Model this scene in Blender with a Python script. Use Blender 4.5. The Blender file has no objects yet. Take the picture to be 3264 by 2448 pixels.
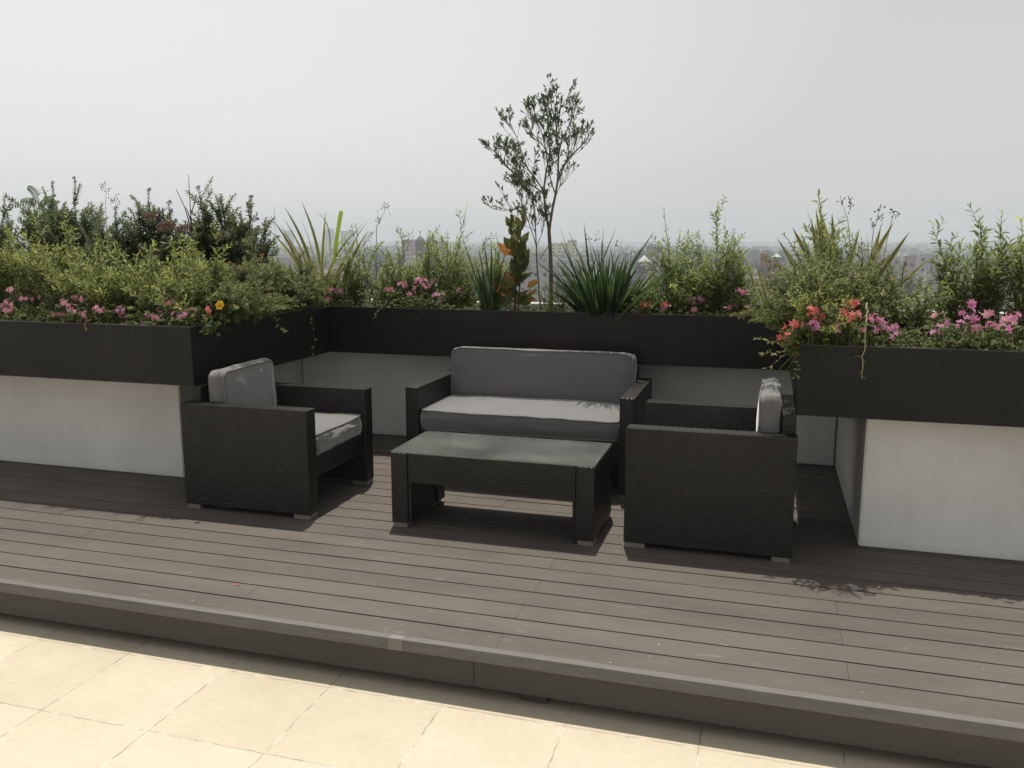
import bpy, bmesh, math, random
from mathutils import Vector, Matrix, noise
R = math.radians
sc = bpy.context.scene
COL = sc.collection
rnd = random.Random(7)
V = Vector

# ------------------------------------------------------------------ camera
CAM = V((0, 0, 1.45)); YAW, PIT, FPX = .2894, .1668, 2711.0
cam = bpy.data.cameras.new('camera'); cam.sensor_width = 36; cam.lens = FPX/3264*36
cam.clip_start = .05; cam.clip_end = 30000
co = bpy.data.objects.new('camera', cam); COL.objects.link(co)
co.location = CAM; co.rotation_euler = (math.pi/2-PIT, 0, YAW); sc.camera = co
_rt = V((math.cos(YAW), math.sin(YAW), 0))
_fw = V((-math.sin(YAW)*math.cos(PIT), math.cos(YAW)*math.cos(PIT), -math.sin(PIT)))
_up = _rt.cross(_fw)
def ray(dx, dy):                       # a spot of the photograph (2212 px wide) as a direction
    k = 3264/2212
    return _rt*(dx*k-1632)/FPX - _up*(dy*k-1224)/FPX + _fw
def at(dx, dy, Y):                     # ... the point of that direction at depth Y
    d = ray(dx, dy); return CAM + d*(Y/d.y)
def atx(dx, dy, X):
    d = ray(dx, dy); return CAM + d*(X/d.x)
def far(dx, dy, dist):                 # ... the point of that direction at a horizontal distance
    d = ray(dx, dy); return CAM + d*(dist/math.hypot(d.x, d.y))

# ------------------------------------------------------------------ mesh builder
class MB:
    def __init__(s): s.v = []; s.f = []; s.m = []; s.a = []; s.uv = None
    def face(s, pts, m=0, a=.5):
        n = len(s.v); s.v += [tuple(p) for p in pts]; s.f.append(tuple(range(n, n+len(pts)))); s.m.append(m); s.a.append(a)
    def add(s, vs, fs, m=0, a=.5):
        n = len(s.v); s.v += [tuple(p) for p in vs]
        for f in fs: s.f.append(tuple(i+n for i in f)); s.m.append(m); s.a.append(a)
    def leaf(s, b, d, n, L, W, m=0, a=.5, droop=.15):
        d = d.normalized(); side = d.cross(n)
        if side.length < 1e-4: side = d.cross(V((1, .3, .2)))
        side.normalize(); nn = side.cross(d).normalized()
        c = lambda t: b + d*(L*t) - nn*(droop*L*t*t)
        h = W*.5
        p1, p2, p3 = c(.32), c(.68), c(1)
        lift = nn*(h*.35)
        vs = [b, p1-side*h+lift, p1, p1+side*h+lift, p2-side*h*.75+lift*.8, p2, p2+side*h*.75+lift*.8, p3]
        s.add(vs, [(0, 2, 1), (0, 3, 2), (1, 2, 5, 4), (2, 3, 6, 5), (4, 5, 7), (5, 6, 7)], m, a)
    def tube(s, pts, rad, n=5, m=0, a=.5, cap=True):
        k = len(pts); rings = []
        if not hasattr(rad, '__len__'): rad = [rad]*k
        prev = None; vs = []
        for i, p in enumerate(pts):
            t = (pts[min(i+1, k-1)]-pts[max(i-1, 0)])
            t = t.normalized() if t.length > 1e-9 else V((0, 0, 1))
            if prev is None: x = t.orthogonal().normalized()
            else:
                x = prev - t*prev.dot(t); x = x.normalized() if x.length > 1e-6 else t.orthogonal().normalized()
            prev = x; y = t.cross(x)
            for j in range(n):
                an = 2*math.pi*j/n; vs.append(p + (x*math.cos(an)+y*math.sin(an))*rad[i])
        fs = []
        for i in range(k-1):
            for j in range(n):
                fs.append((i*n+j, i*n+(j+1) % n, (i+1)*n+(j+1) % n, (i+1)*n+j))
        if cap: fs.append(tuple(range(n))[::-1]); fs.append(tuple(range((k-1)*n, k*n)))
        s.add(vs, fs, m, a)
    def box(s, x0, x1, y0, y1, z0, z1, m=0, a=.5):
        vs = [(x, y, z) for z in (z0, z1) for y in (y0, y1) for x in (x0, x1)]
        s.add(vs, [(0, 2, 3, 1), (4, 5, 7, 6), (0, 1, 5, 4), (2, 6, 7, 3), (0, 4, 6, 2), (1, 3, 7, 5)], m, a)
    def lathe(s, prof, n=10, c=(0, 0, 0), m=0, a=.5):
        vs = []
        for r, z in prof:
            for j in range(n):
                an = 2*math.pi*j/n; vs.append((c[0]+r*math.cos(an), c[1]+r*math.sin(an), c[2]+z))
        fs = [(i*n+j, i*n+(j+1) % n, (i+1)*n+(j+1) % n, (i+1)*n+j) for i in range(len(prof)-1) for j in range(n)]
        s.add(vs, fs, m, a)
    def mesh(s, name, mats, smooth=False):
        me = bpy.data.meshes.new(name); me.from_pydata(s.v, [], s.f)
        for mt in (mats if isinstance(mats, (list, tuple)) else [mats]): me.materials.append(mt)
        me.polygons.foreach_set('material_index', s.m)
        if smooth: me.polygons.foreach_set('use_smooth', [True]*len(s.f))
        at_ = me.attributes.new('var', 'FLOAT', 'FACE'); at_.data.foreach_set('value', s.a)
        me.update(); return me
def link(name, me, parent=None, loc=None, rz=0):
    o = bpy.data.objects.new(name, me); COL.objects.link(o)
    if parent: o.parent = parent
    if loc is not None: o.location = loc
    if rz: o.rotation_euler.z = rz
    return o
def put(name, mb, mats, parent=None, smooth=False, loc=None):
    return link(name, mb.mesh(name, mats, smooth), parent, loc)
def tag(o, label=None, cat=None, group=None, kind=None):
    if label: o['label'] = label
    if cat: o['category'] = cat
    if group: o['group'] = group
    if kind: o['kind'] = kind
    return o
def thing(name, label, cat, loc=(0, 0, 0), rz=0, group=None):
    o = link(name, None, None, loc, rz); return tag(o, label, cat, group)
def kids(o): return [c for c in bpy.data.objects if c.parent == o]
def copy_tree(o, parent=None, ch=None):
    c = o.copy(); COL.objects.link(c)
    if parent: c.parent = parent
    for k in list(kids(o)): copy_tree(k, c)
    return c

# ------------------------------------------------------------------ materials
def mat(name, col=(.5, .5, .5), rough=.6, spec=.5, metal=0):
    m = bpy.data.materials.new(name); m.use_nodes = True
    b = m.node_tree.nodes['Principled BSDF']
    b.inputs['Base Color'].default_value = (*col, 1); b.inputs['Roughness'].default_value = rough
    b.inputs['Metallic'].default_value = metal; b.inputs['Specular IOR Level'].default_value = spec
    return m
class N:
    def __init__(s, m): s.t = m.node_tree; s.b = s.t.nodes['Principled BSDF']; s.out = s.t.nodes['Material Output']
    def n(s, k, **kw):
        x = s.t.nodes.new(k)
        for a, b in kw.items(): setattr(x, a, b)
        return x
    def l(s, a, b): s.t.links.new(a, b)
    def co(s, which='Object', scale=None):
        c = s.n('ShaderNodeTexCoord').outputs[which]
        if scale is None: return c
        mp = s.n('ShaderNodeMapping'); mp.inputs['Scale'].default_value = scale; s.l(c, mp.inputs[0]); return mp.outputs[0]
    def noise(s, vec, scale, detail=4, rough=.55):
        x = s.n('ShaderNodeTexNoise'); x.inputs['Scale'].default_value = scale
        x.inputs['Detail'].default_value = detail; x.inputs['Roughness'].default_value = rough; s.l(vec, x.inputs['Vector']); return x.outputs['Fac']
    def ramp(s, fac, stops):
        x = s.n('ShaderNodeValToRGB'); e = x.color_ramp.elements
        while len(e) < len(stops): e.new(.5)
        for el, (p, c) in zip(e, stops): el.position = p; el.color = (*c, 1) if hasattr(c, '__len__') else (c, c, c, 1)
        s.l(fac, x.inputs[0]); return x.outputs[0]
    def mix(s, fac, a, b, mode='MIX'):
        x = s.n('ShaderNodeMix'); x.data_type = 'RGBA'; x.blend_type = mode
        for sock, val in ((x.inputs[0], fac), (x.inputs[6], a), (x.inputs[7], b)):
            if isinstance(val, (int, float)): sock.default_value = val
            elif isinstance(val, (tuple, list)): sock.default_value = (*val, 1)
            else: s.l(val, sock)
        return x.outputs[2]
    def math(s, op, a, b=0):
        x = s.n('ShaderNodeMath'); x.operation = op
        for sock, val in ((x.inputs[0], a), (x.inputs[1], b)):
            if isinstance(val, (int, float)): sock.default_value = val
            else: s.l(val, sock)
        return x.outputs[0]
    def bump(s, h, strength=.3, dist=.01):
        x = s.n('ShaderNodeBump'); x.inputs['Strength'].default_value = strength; x.inputs['Distance'].default_value = dist
        s.l(h, x.inputs['Height']); s.l(x.outputs[0], s.b.inputs['Normal'])
    def col(s, c): s.l(c, s.b.inputs['Base Color'])

def leaf_mat(name, stops, transl=.35, rough=.5, spec=.35):
    k_ = LEAFK.get(name, 1); stops = [(q, tuple(min(.85, v*k_) for v in cc)) for q, cc in stops]
    m = mat(name, (.1, .2, .05), rough, spec); n = N(m)
    a = n.n('ShaderNodeAttribute'); a.attribute_name = 'var'
    c = n.ramp(a.outputs['Fac'], stops)
    nz = n.noise(n.co('Object'), 30, 2)
    c = n.mix(n.math('MULTIPLY', nz, .5), c, tuple(x*.55 for x in stops[0][1]))
    n.col(c)
    tr = n.n('ShaderNodeBsdfTranslucent'); n.l(c, tr.inputs[0])
    g = n.n('ShaderNodeGamma'); g.inputs[1].default_value = .78; n.l(c, g.inputs[0]); n.l(g.outputs[0], tr.inputs[0])
    mx = n.n('ShaderNodeMixShader'); mx.inputs[0].default_value = transl
    n.l(n.b.outputs[0], mx.inputs[1]); n.l(tr.outputs[0], mx.inputs[2]); n.l(mx.outputs[0], n.out.inputs[0])
    return m
LEAFK = dict(leaf_light=2.5, leaf_willow=2.8, leaf_dark=4.0, leaf_small=2.7, leaf_gold=2.1, leaf_tree=2.8, leaf_fern=1.5, leaf_red=1.3, leaf_ground=2.3, leaf_iris=1.5, leaf_flax=2.0, leaf_flax_edge=1.5, leaf_lime=1.2)
M = {}
M['leaf_light'] = leaf_mat('leaf_light', [(0, (.055, .07, .02)), (.45, (.105, .125, .032)), (.8, (.17, .195, .042)), (1, (.28, .29, .05))], .5)
M['leaf_willow'] = leaf_mat('leaf_willow', [(0, (.045, .06, .024)), (.5, (.085, .11, .034)), (.85, (.13, .16, .04)), (1, (.28, .3, .05))], .48)
M['leaf_dark'] = leaf_mat('leaf_dark', [(0, (.016, .022, .011)), (.6, (.032, .046, .017)), (.9, (.056, .06, .026)), (1, (.1, .065, .04))], .45)
M['leaf_small'] = leaf_mat('leaf_small', [(0, (.03, .042, .016)), (.5, (.065, .085, .028)), (.85, (.11, .13, .04)), (1, (.17, .12, .055))], .42)
M['leaf_gold'] = leaf_mat('leaf_gold', [(0, (.03, .055, .016)), (.5, (.08, .11, .028)), (.85, (.16, .16, .045)), (1, (.22, .12, .05))], .35)
M['leaf_tree'] = leaf_mat('leaf_tree', [(0, (.02, .035, .018)), (.6, (.035, .055, .026)), (1, (.07, .085, .035))], .3)
M['leaf_fern'] = leaf_mat('leaf_fern', [(0, (.06, .11, .03)), (1, (.12, .18, .05))], .4)
M['leaf_red'] = leaf_mat('leaf_red', [(0, (.1, .045, .03)), (1, (.2, .07, .035))], .35)
M['leaf_ground'] = leaf_mat('leaf_ground', [(0, (.025, .042, .012)), (.6, (.062, .088, .02)), (.9, (.11, .13, .03)), (1, (.2, .12, .05))], .42)
M['leaf_iris'] = leaf_mat('leaf_iris', [(0, (.012, .028, .01)), (.7, (.024, .052, .013)), (1, (.07, .12, .02))], .32, .38, .5)
M['leaf_flax'] = leaf_mat('leaf_flax', [(0, (.055, .075, .03)), (1, (.1, .12, .045))], .3, .4)
M['leaf_flax_edge'] = leaf_mat('leaf_flax_edge', [(0, (.3, .26, .08)), (1, (.42, .37, .13))], .3, .4)
M['leaf_lime'] = leaf_mat('leaf_lime', [(0, (.2, .3, .03)), (1, (.32, .42, .04))], .5)
M['leaf_celosia'] = leaf_mat('leaf_celosia', [(0, (.06, .085, .025)), (.45, (.14, .15, .035)), (.7, (.26, .16, .04)), (1, (.6, .2, .035))], .45)
M['stem_brown'] = mat('stem_brown', (.06, .042, .028), .8)
M['stem_green'] = mat('stem_green', (.07, .085, .03), .7)
M['stem_red'] = mat('stem_red', (.07, .015, .015), .6)
M['stem_pale'] = mat('stem_pale', (.3, .29, .16), .7)
M['stem_dry'] = mat('stem_dry', (.25, .15, .07), .8)
def petal(name, c0, c1):
    return leaf_mat(name, [(0, c0), (1, c1)], .35, .6, .2)
M['petal_pink'] = petal('petal_pink', (.68, .20, .36), (.88, .50, .60))
M['petal_magenta'] = petal('petal_magenta', (.64, .19, .42), (.85, .46, .65))
M['petal_red'] = petal('petal_red', (.76, .13, .14), (.88, .33, .3))
M['petal_purple'] = petal('petal_purple', (.1, .03, .14), (.26, .1, .3))
M['petal_yellow'] = petal('petal_yellow', (.75, .45, .02), (.8, .6, .04))
M['petal_orange'] = petal('petal_orange', (.6, .12, .02), (.7, .2, .03))
# bark
m = M['bark'] = mat('bark', (.12, .09, .07), .85); n = N(m)
n.col(n.ramp(n.noise(n.co('Object', (30, 30, 8)), 2), [(.3, (.06, .045, .035)), (.7, (.2, .16, .12))]))
# soil
m = M['soil'] = mat('soil', (.05, .035, .025), .95); n = N(m); q = n.noise(n.co(), 40, 6)
n.col(n.ramp(q, [(.3, (.018, .013, .009)), (.75, (.075, .052, .034))])); n.bump(q, .8, .02)
# wicker: flat strands, woven rows
m = M['wicker'] = mat('wicker', (.02, .019, .018), .36, .42); n = N(m)
va = n.n('ShaderNodeAttribute'); va.attribute_name = 'var'
c = n.ramp(va.outputs['Fac'], [(0, (.003, .003, .003)), (.25, (.0075, .0069, .0064)), (1, (.023, .0207, .0187))])
n.col(c); n.bump(n.noise(n.co('Object'), 260, 2), .15, .001)
# cushion fabric
def fabric(name, c):
    m = mat(name, c, .9, .15); n = N(m); o = n.co('Object')
    w = n.noise(o, 5, 5); f = n.noise(o, 420, 2)
    n.col(n.mix(n.math('MULTIPLY', w, .45), c, tuple(x*.72 for x in c)))
    n.bump(n.math('ADD', n.math('MULTIPLY', n.noise(o, 14, 3), 1), n.math('MULTIPLY', f, .06)),   .3, .006)
    n.b.inputs['Sheen Weight'].default_value = .8; n.b.inputs['Sheen Roughness'].default_value = .45; n.b.inputs['Sheen Tint'].default_value = (.95, .93, .92, 1)
    return m
M['fabric'] = fabric('cushion_fabric', (.15, .149, .15))
M['piping'] = mat('piping', (.17, .165, .165), .85, .2)
# planter sheet metal (painted near black)
m = M['planter_metal'] = mat('planter_metal', (.02, .019, .018), .48, .28); n = N(m); o = n.co('Object')
n.col(n.mix(n.ramp(n.noise(o, 3, 6), [(.45, 0), (.8, .6)]), (.0115, .0108, .0102), n.mix(n.ramp(n.noise(n.co('Object', (7, 7, .6)), 4, 6, .7), [(.5, 0), (.72, .8)]), (.017, .016, .015), (.03, .029, .027))))
n.l(n.ramp(n.noise(o, 2.2, 5), [(.3, .42), (.7, .6)]), n.b.inputs['Roughness'])
n.bump(n.noise(o, 1.6, 2), .12, .02)
M['rim'] = mat('rim_metal', (.05, .049, .047), .5, .4)
# painted wall
m = M['wall_white'] = mat('wall_white', (.7, .69, .67), .85, .2); n = N(m); o = n.co('Object')
a = n.ramp(n.noise(o, 2.1, 6, .6), [(.3, (.68, .665, .64)), (.62, (.79, .78, .76))])
dr = n.ramp(n.noise(n.co('Object', (5, 5, .7)), 3, 6, .65), [(.5, 0), (.75, 1)]); a = n.mix(n.math('MULTIPLY', dr, .16), a, (.5, .475, .43))
sz = n.n('ShaderNodeSeparateXYZ'); n.l(o, sz.inputs[0]); gz = n.math('MULTIPLY', n.math('LESS_THAN', n.math('ADD', sz.outputs['Z'], n.math('MULTIPLY', n.noise(o, 9, 6, .7), -.09)), -.012), .12)
a = n.mix(gz, a, (.42, .4, .36))
sp = n.ramp(n.noise(o, 55, 2), [(.0, 1), (.245, 1), (.26, 0)])
n.col(n.mix(n.math('MULTIPLY', sp, .7), a, (.12, .1, .09))); n.bump(n.noise(o, 60, 4), .25, .004)
# deck composite boards
m = M['deck'] = mat('deck_board', (.11, .09, .078), .62, .3); n = N(m); o = n.co('Object')
va = n.n('ShaderNodeAttribute'); va.attribute_name = 'var'
gr = n.noise(n.co('Object', (1.2, 26, 26)), 5, 7, .65)
c = n.ramp(gr, [(.25, (.08, .07, .061)), (.75, (.126, .109, .096))])
c = n.mix(n.math('MULTIPLY', va.outputs['Fac'], .5), c, (.138, .119, .104))
st = n.ramp(n.noise(n.co('Object', (.9, 3, 3)), 1.6, 5, .6), [(.42, 0), (.68, 1)])
c = n.mix(n.math('MULTIPLY', st, .5), c, (.068, .059, .053))
sc1 = n.ramp(n.noise(n.co('Object', (2.2, 7, 7)), 2.3, 8, .72), [(.59, 0), (.70, 1)])
sc1 = n.math('MULTIPLY', sc1, n.ramp(n.noise(o, 1.3, 3), [(.45, .12), (.62, 1)]))
c = n.mix(n.math('MULTIPLY', sc1, .55), c, (.33, .30, .275))
sp = n.ramp(n.noise(o, 34, 2), [(.735, 0), (.77, 1)])
c = n.mix(n.math('MULTIPLY', sp, .6), c, (.45, .43, .4))
n.col(c); n.bump(n.noise(n.co('Object', (2, 90, 90)), 6, 4), .35, .003)
n.l(n.ramp(n.noise(o, 4, 4), [(.3, .5), (.7, .72)]), n.b.inputs['Roughness'])
M['deck_dark'] = mat('deck_joist', (.006, .005, .004), .95, .1)
m = M['trim_metal'] = mat('trim_metal', (.17, .17, .165), .55, .22); n = N(m); o = n.co('Object', (1, 12, 12))
n.col(n.ramp(n.noise(o, 6, 6, .7), [(.3, (.118, .116, .107)), (.62, (.155, .153, .143)), (.8, (.27, .27, .26))]))
m = M['fascia'] = mat('fascia', (.06, .054, .047), .6, .35); n = N(m)
n.col(n.ramp(n.noise(n.co('Object', (1, 4, 4)), 3, 6), [(.3, (.048, .0445, .041)), (.8, (.066, .061, .056))]))
M['tape'] = mat('tape', (.2, .195, .18), .6, .2)
# floor tiles
m = M['tile'] = mat('floor_tile', (.6, .5, .36), .55, .3); n = N(m); o = n.co('Object')
mp = n.n('ShaderNodeMapping'); mp.inputs['Location'].default_value = (1.935, -2.625, 0); n.l(o, mp.inputs[0])
ds = n.noise(o, 9, 3); dv = n.n('ShaderNodeMixRGB'); dv.blend_type = 'ADD'; dv.inputs[0].default_value = .012
n.l(mp.outputs[0], dv.inputs[1])
nzc = n.n('ShaderNodeTexNoise'); nzc.inputs['Scale'].default_value = 22; n.l(o, nzc.inputs['Vector']); n.l(nzc.outputs['Color'], dv.inputs[2])
br = n.n('ShaderNodeTexBrick'); br.offset = 0; n.l(dv.outputs[0], br.inputs['Vector'])
for k, v in (('Scale', 1), ('Brick Width', .45), ('Row Height', .432), ('Mortar Size', .0026), ('Mortar Smooth', .4), ('Bias', 0)): br.inputs[k].default_value = v
br.inputs['Color1'].default_value = (.525, .467, .365, 1); br.inputs['Color2'].default_value = (.565, .51, .405, 1)
gc = n.ramp(n.noise(o, 13, 4), [(.40, (.27, .235, .18)), (.48, (.40, .35, .27)), (.56, (.46, .41, .315)), (.62, (.66, .62, .53))])
cl = n.mix(1, n.ramp(n.noise(o, 3.2, 6, .6), [(.3, (.92, .91, .89)), (.65, (1, 1, 1))]), n.ramp(n.noise(o, 26, 5, .7), [(.3, (.93, .92, .9)), (.6, (1, 1, 1))]), 'MULTIPLY')
cl = n.mix(n.math('MULTIPLY', n.ramp(n.noise(o, 1.1, 7, .65), [(.52, 0), (.7, 1)]), .12), cl, (.62, .6, .56))
base = n.mix(1, br.outputs['Color'], cl, 'MULTIPLY')
n.col(n.mix(br.outputs['Fac'], base, gc)); n.bump(n.math('SUBTRACT', 1, br.outputs['Fac']), .4, .003)
n.l(n.ramp(n.noise(o, 5, 4), [(.3, .45), (.7, .65)]), n.b.inputs['Roughness'])
# glass table top with a film of dust
m = M['glass'] = mat('glass', (.3, .36, .32), .6); n = N(m)
tr = n.n('ShaderNodeBsdfTransparent'); tr.inputs[0].default_value = (.95, .975, .96, 1)
gl = n.n('ShaderNodeBsdfGlossy'); gl.inputs['Roughness'].default_value = .04
fr = n.n('ShaderNodeFresnel'); fr.inputs[0].default_value = 1.62
m1 = n.n('ShaderNodeMixShader'); n.l(fr.outputs[0], m1.inputs[0]); n.l(tr.outputs[0], m1.inputs[1]); n.l(gl.outputs[0], m1.inputs[2])
n.b.inputs['Base Color'].default_value = (.42, .44, .42, 1); n.b.inputs['Roughness'].default_value = .9
dm = n.ramp(n.noise(n.co('Object', (1.2, 2.2, 1)), 2.4, 6, .65), [(.3, .035), (.75, .15)])
m2 = n.n('ShaderNodeMixShader'); n.l(dm, m2.inputs[0]); n.l(m1.outputs[0], m2.inputs[1]); n.l(n.b.outputs[0], m2.inputs[2]); n.l(m2.outputs[0], n.out.inputs[0])
M['glass_edge'] = mat('glass_edge', (.16, .24, .19), .2, .6)
m = M['foot'] = mat('foot_metal', (.20, .18, .15), .4, .5)
# city
def wallmat(name, c):
    if name.startswith('city'): c = tuple(x*.72+.01 for x in c)
    m = mat(name, c, .9, .15); n = N(m); o = n.co('Object')
    n.col(n.mix(n.ramp(n.noise(o, .25, 5), [(.35, 0), (.8, .6)]), c, tuple(x*.72 for x in c))); return m
CW = {k: wallmat('city_'+k, c) for k, c in dict(white=(.62, .61, .58), cream=(.52, .47, .38), grey=(.33, .33, .32), pink=(.64, .47, .43), brick=(.34, .17, .13), orange=(.48, .19, .09), yellow=(.95, .82, .33), stone=(.23, .21, .2), blue=(.22, .27, .33), tan=(.4, .33, .25)).items()}
M['roof_grey'] = wallmat('city_roof', (.4, .39, .37)); M['roof_clay'] = wallmat('city_clay', (.4, .17, .1)); M['roof_white'] = wallmat('city_white_roof', (.72, .71, .69))
M['window'] = mat('city_window', (.05, .06, .07), .25); M['mast'] = mat('mast_steel', (.3, .29, .29), .6)
M['crown'] = leaf_mat('crown_leaf', [(0, (.025, .045, .022)), (1, (.055, .08, .035))], .15)
M['car_white'] = mat('car_white', (.7, .7, .7), .3); M['car_red'] = mat('car_red', (.4, .05, .05), .3); M['car_grey'] = mat('car_grey', (.2, .21, .23), .3)
M['tyre'] = mat('tyre', (.02, .02, .02), .8)
m = M['city_ground'] = mat('city_ground', (.2, .2, .18), .95); n = N(m); o = n.co('Object')
n.col(n.ramp(n.noise(o, .012, 6), [(.35, (.035, .05, .03)), (.55, (.07, .075, .06)), (.75, (.15, .145, .13))]))
M['plaster'] = wallmat('terrace_plaster', (.5, .49, .47))

# ------------------------------------------------------------------ helper shapes
def boxuv(me):
    uvl = me.uv_layers.new(name='UVMap')
    for p in me.polygons:
        n_ = p.normal; ax = max(range(3), key=lambda i: abs(n_[i]))
        for li in p.loop_indices:
            c = me.vertices[me.loops[li].vertex_index].co
            uvl.data[li].uv = (c.y, c.z) if ax == 0 else (c.x, c.z) if ax == 1 else (c.x, c.y)
def bevbox(name, boxes, mt, parent, bev=.01, seg=2):
    bm = bmesh.new()
    for (x0, x1, y0, y1, z0, z1) in boxes:
        r = bmesh.ops.create_cube(bm, size=1)
        for v in r['verts']:
            v.co = V(((x0+x1)/2+v.co.x*(x1-x0), (y0+y1)/2+v.co.y*(y1-y0), (z0+z1)/2+v.co.z*(z1-z0)))
    if bev: bmesh.ops.bevel(bm, geom=bm.edges[:], offset=bev, segments=seg, profile=.6, affect='EDGES')
    me = bpy.data.meshes.new(name); bm.to_mesh(me); bm.free(); me.materials.append(mt)
    boxuv(me); return link(name, me, parent)
_wr = random.Random(4)
def weavebox(name, box, parent, top_long=True):
    """a wicker slab: a dark core wrapped in flat strands, each strand a small arched patch"""
    x0, x1, y0, y1, z0, z1 = box; e = .0022
    mb = MB(); mb.box(x0+e, x1-e, y0+e, y1-e, z0+e, z1-e, 0, 0.0)
    RH, CW_ = .0122, .03
    def side(o, du, dv, nrm, lu, lv):
        nv = max(1, round(lv/RH)); hv = lv/nv; nu = max(1, round(lu/CW_)); wu = lu/nu
        for j in range(nv):
            k0 = -.5 if j % 2 else 0; n_ = nu+1 if j % 2 else nu
            for i in range(n_):
                u0, u1 = max(0, (i+k0)*wu), min(lu, (i+k0+1)*wu)
                if u1-u0 < .004: continue
                va = .4+.5*_wr.random()*_wr.random()**.3; lift = _wr.uniform(.0018, .0026); tw = _wr.uniform(-.0003, .0003)
                vs = []
                for (t, hh) in ((0, -.0016), (.25, lift*.75), (.75, lift*.75), (1, -.0016)):
                    for (s_, q) in ((.03, -.0018), (.5, 0), (.97, -.0018)):
                        vs.append(o + du*(u0+(u1-u0)*t) + dv*((j+s_)*hv+tw) + nrm*(hh+q))
                mb.add(vs, [(a*3+b_, (a+1)*3+b_, (a+1)*3+b_+1, a*3+b_+1) for a in range(3) for b_ in range(2)], 0, va)
    X, Y, Z = V((1, 0, 0)), V((0, 1, 0)), V((0, 0, 1)); lx, ly, lz = x1-x0, y1-y0, z1-z0
    side(V((x0, y0, z0)), X, Z, -Y, lx, lz); side(V((x1, y1, z0)), -X, Z, Y, lx, lz)
    side(V((x1, y0, z0)), Y, Z, X, ly, lz); side(V((x0, y1, z0)), -Y, Z, -X, ly, lz)
    if lx >= ly: side(V((x0, y0, z1)), X, Y, Z, lx, ly)
    else: side(V((x1, y0, z1)), Y, -X, Z, ly, lx)
    return link(name, mb.mesh(name, M['wicker'], True), parent)
def cushion(name, sx, sy, sz, parent, loc, rot=(0, 0, 0), puff=.018, seed=0, sag=0):
    """soft box: sx, sy the face, sz the thickness; piping round both faces"""
    bm = bmesh.new(); bmesh.ops.create_cube(bm, size=2)
    bmesh.ops.subdivide_edges(bm, edges=bm.edges[:], cuts=17, use_grid_fill=True)
    cr = .045; pf = []
    def shape(u, v, w):
        # round the plan corners
        x, y = u*sx/2, v*sy/2
        ex, ey = abs(x)-(sx/2-cr), abs(y)-(sy/2-cr)
        if ex > 0 and ey > 0:
            mxe = max(ex, ey); l = math.hypot(ex, ey); k = mxe/l
            x = math.copysign(sx/2-cr+ex*k, x); y = math.copysign(sy/2-cr+ey*k, y)
        r = 1-abs(w)
        bulge = .012*(1-w*w)
        x += math.copysign(bulge, u)*abs(u)**6; y += math.copysign(bulge, v)*abs(v)**6
        nz = noise.noise(V((u*2.1*sx/.6+seed*7.3, v*2.1, w*1.5)))
        nz2 = noise.noise(V((u*6*sx/.6+seed*3.1, v*6, w*4+2)))
        z = w*sz/2 + w*(puff*(1-abs(u)**3)*(1-abs(v)**3) + .006*nz + .0025*nz2)
        x += .006*nz2+.004*nz; y += .005*nz
        z -= sag*u*u
        return V((x, y, z))
    for v in bm.verts: v.co = shape(*v.co)
    me = bpy.data.meshes.new(name); bm.to_mesh(me); bm.free(); me.materials.append(M['fabric'])
    for p in me.polygons: p.use_smooth = True
    o = link(name, me, parent, loc); o.rotation_euler = rot
    for w in (1, -1):
        pts = []
        K = 22
        for e in range(4):
            for i in range(K):
                t = -1+2*i/K
                u, v = ((t, -1), (1, t), (-t, 1), (-1, -t))[e]
                p = shape(u, v, w); d = V((u/max(1e-6, 1), v, 0)).normalized()
                pts.append(p + V((math.copysign(.001, u), math.copysign(.001, v), 0)))
        pts.append(pts[0].copy()); pts.append(pts[1].copy())
        mb = MB(); mb.tube(pts, .0048, 6)
        put('piping', mb, M['piping'], o, True)
    return o

# ------------------------------------------------------------------ setting: terrace, deck, planters
G = -25.0
mb = MB(); mb.box(-26, 14, -12, 6.62, G, -.19, 0)
tag(put('terrace_floor', mb, M['tile']), kind='structure')
ZT, ZB = .985, .662; YL, YR, YBK, XL, XR = 3.913, 4.033, 5.45, -2.988, .160; SOIL = .94; YOUT = 6.45

# deck boards
mb = MB(); PITCH = .1328; XD0, XD1 = -12.0, 9.0; YD0 = 2.727
gaps = [2.852+PITCH*k for k in range(-1, 23)]; r2 = random.Random(3)
for k in range(-1, 23):
    y0, y1 = 2.852+PITCH*(k-1)+.0044, 2.852+PITCH*k-.0044
    if k == 0: y0 = YD0
    if k < 0: continue
    y1 = min(y1, 5.738)
    if y1-y0 < .02: continue
    off = (.328 if k % 2 == 1 else -.875) if y0 < 4.2 else (.328 if k % 2 else -1.35)
    x = off-2.333*6
    while x < XD1:
        a, b = max(XD0, x+.0007), min(XD1, x+2.333-.0007)
        if b > a: mb.box(a, b, y0, y1, -.024, r2.uniform(-.0008, .0006), 0, r2.random())
        x += 2.333
deck = put('deck', mb, M['deck']); tag(deck, kind='structure')
b = MB(); b.box(XD0, XD1, YD0+.006, 5.738, -.034, -.0275); put('deck_underlay', b, M['deck_dark'], deck)  # shade in the board gaps, put into a near-black sheet below them
b = MB(); b.box(XD0, XD1, 2.695, 2.7255, -.003, .002); b.box(XD0, XD1, 2.692, 2.6949, -.042, .002)
put('edge_trim', b, M['trim_metal'], deck)
xs = at(1024, 1440, 2.70).x
b = MB(); b.box(XD0, xs-.001, 2.697, 2.712, -.142, -.0425); put('fascia_board', b, M['fascia'], deck)
b = MB(); b.box(xs+.001, XD1, 2.6975, 2.7125, -.142, -.0425); put('fascia_board', b, M['fascia'], deck)
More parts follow.
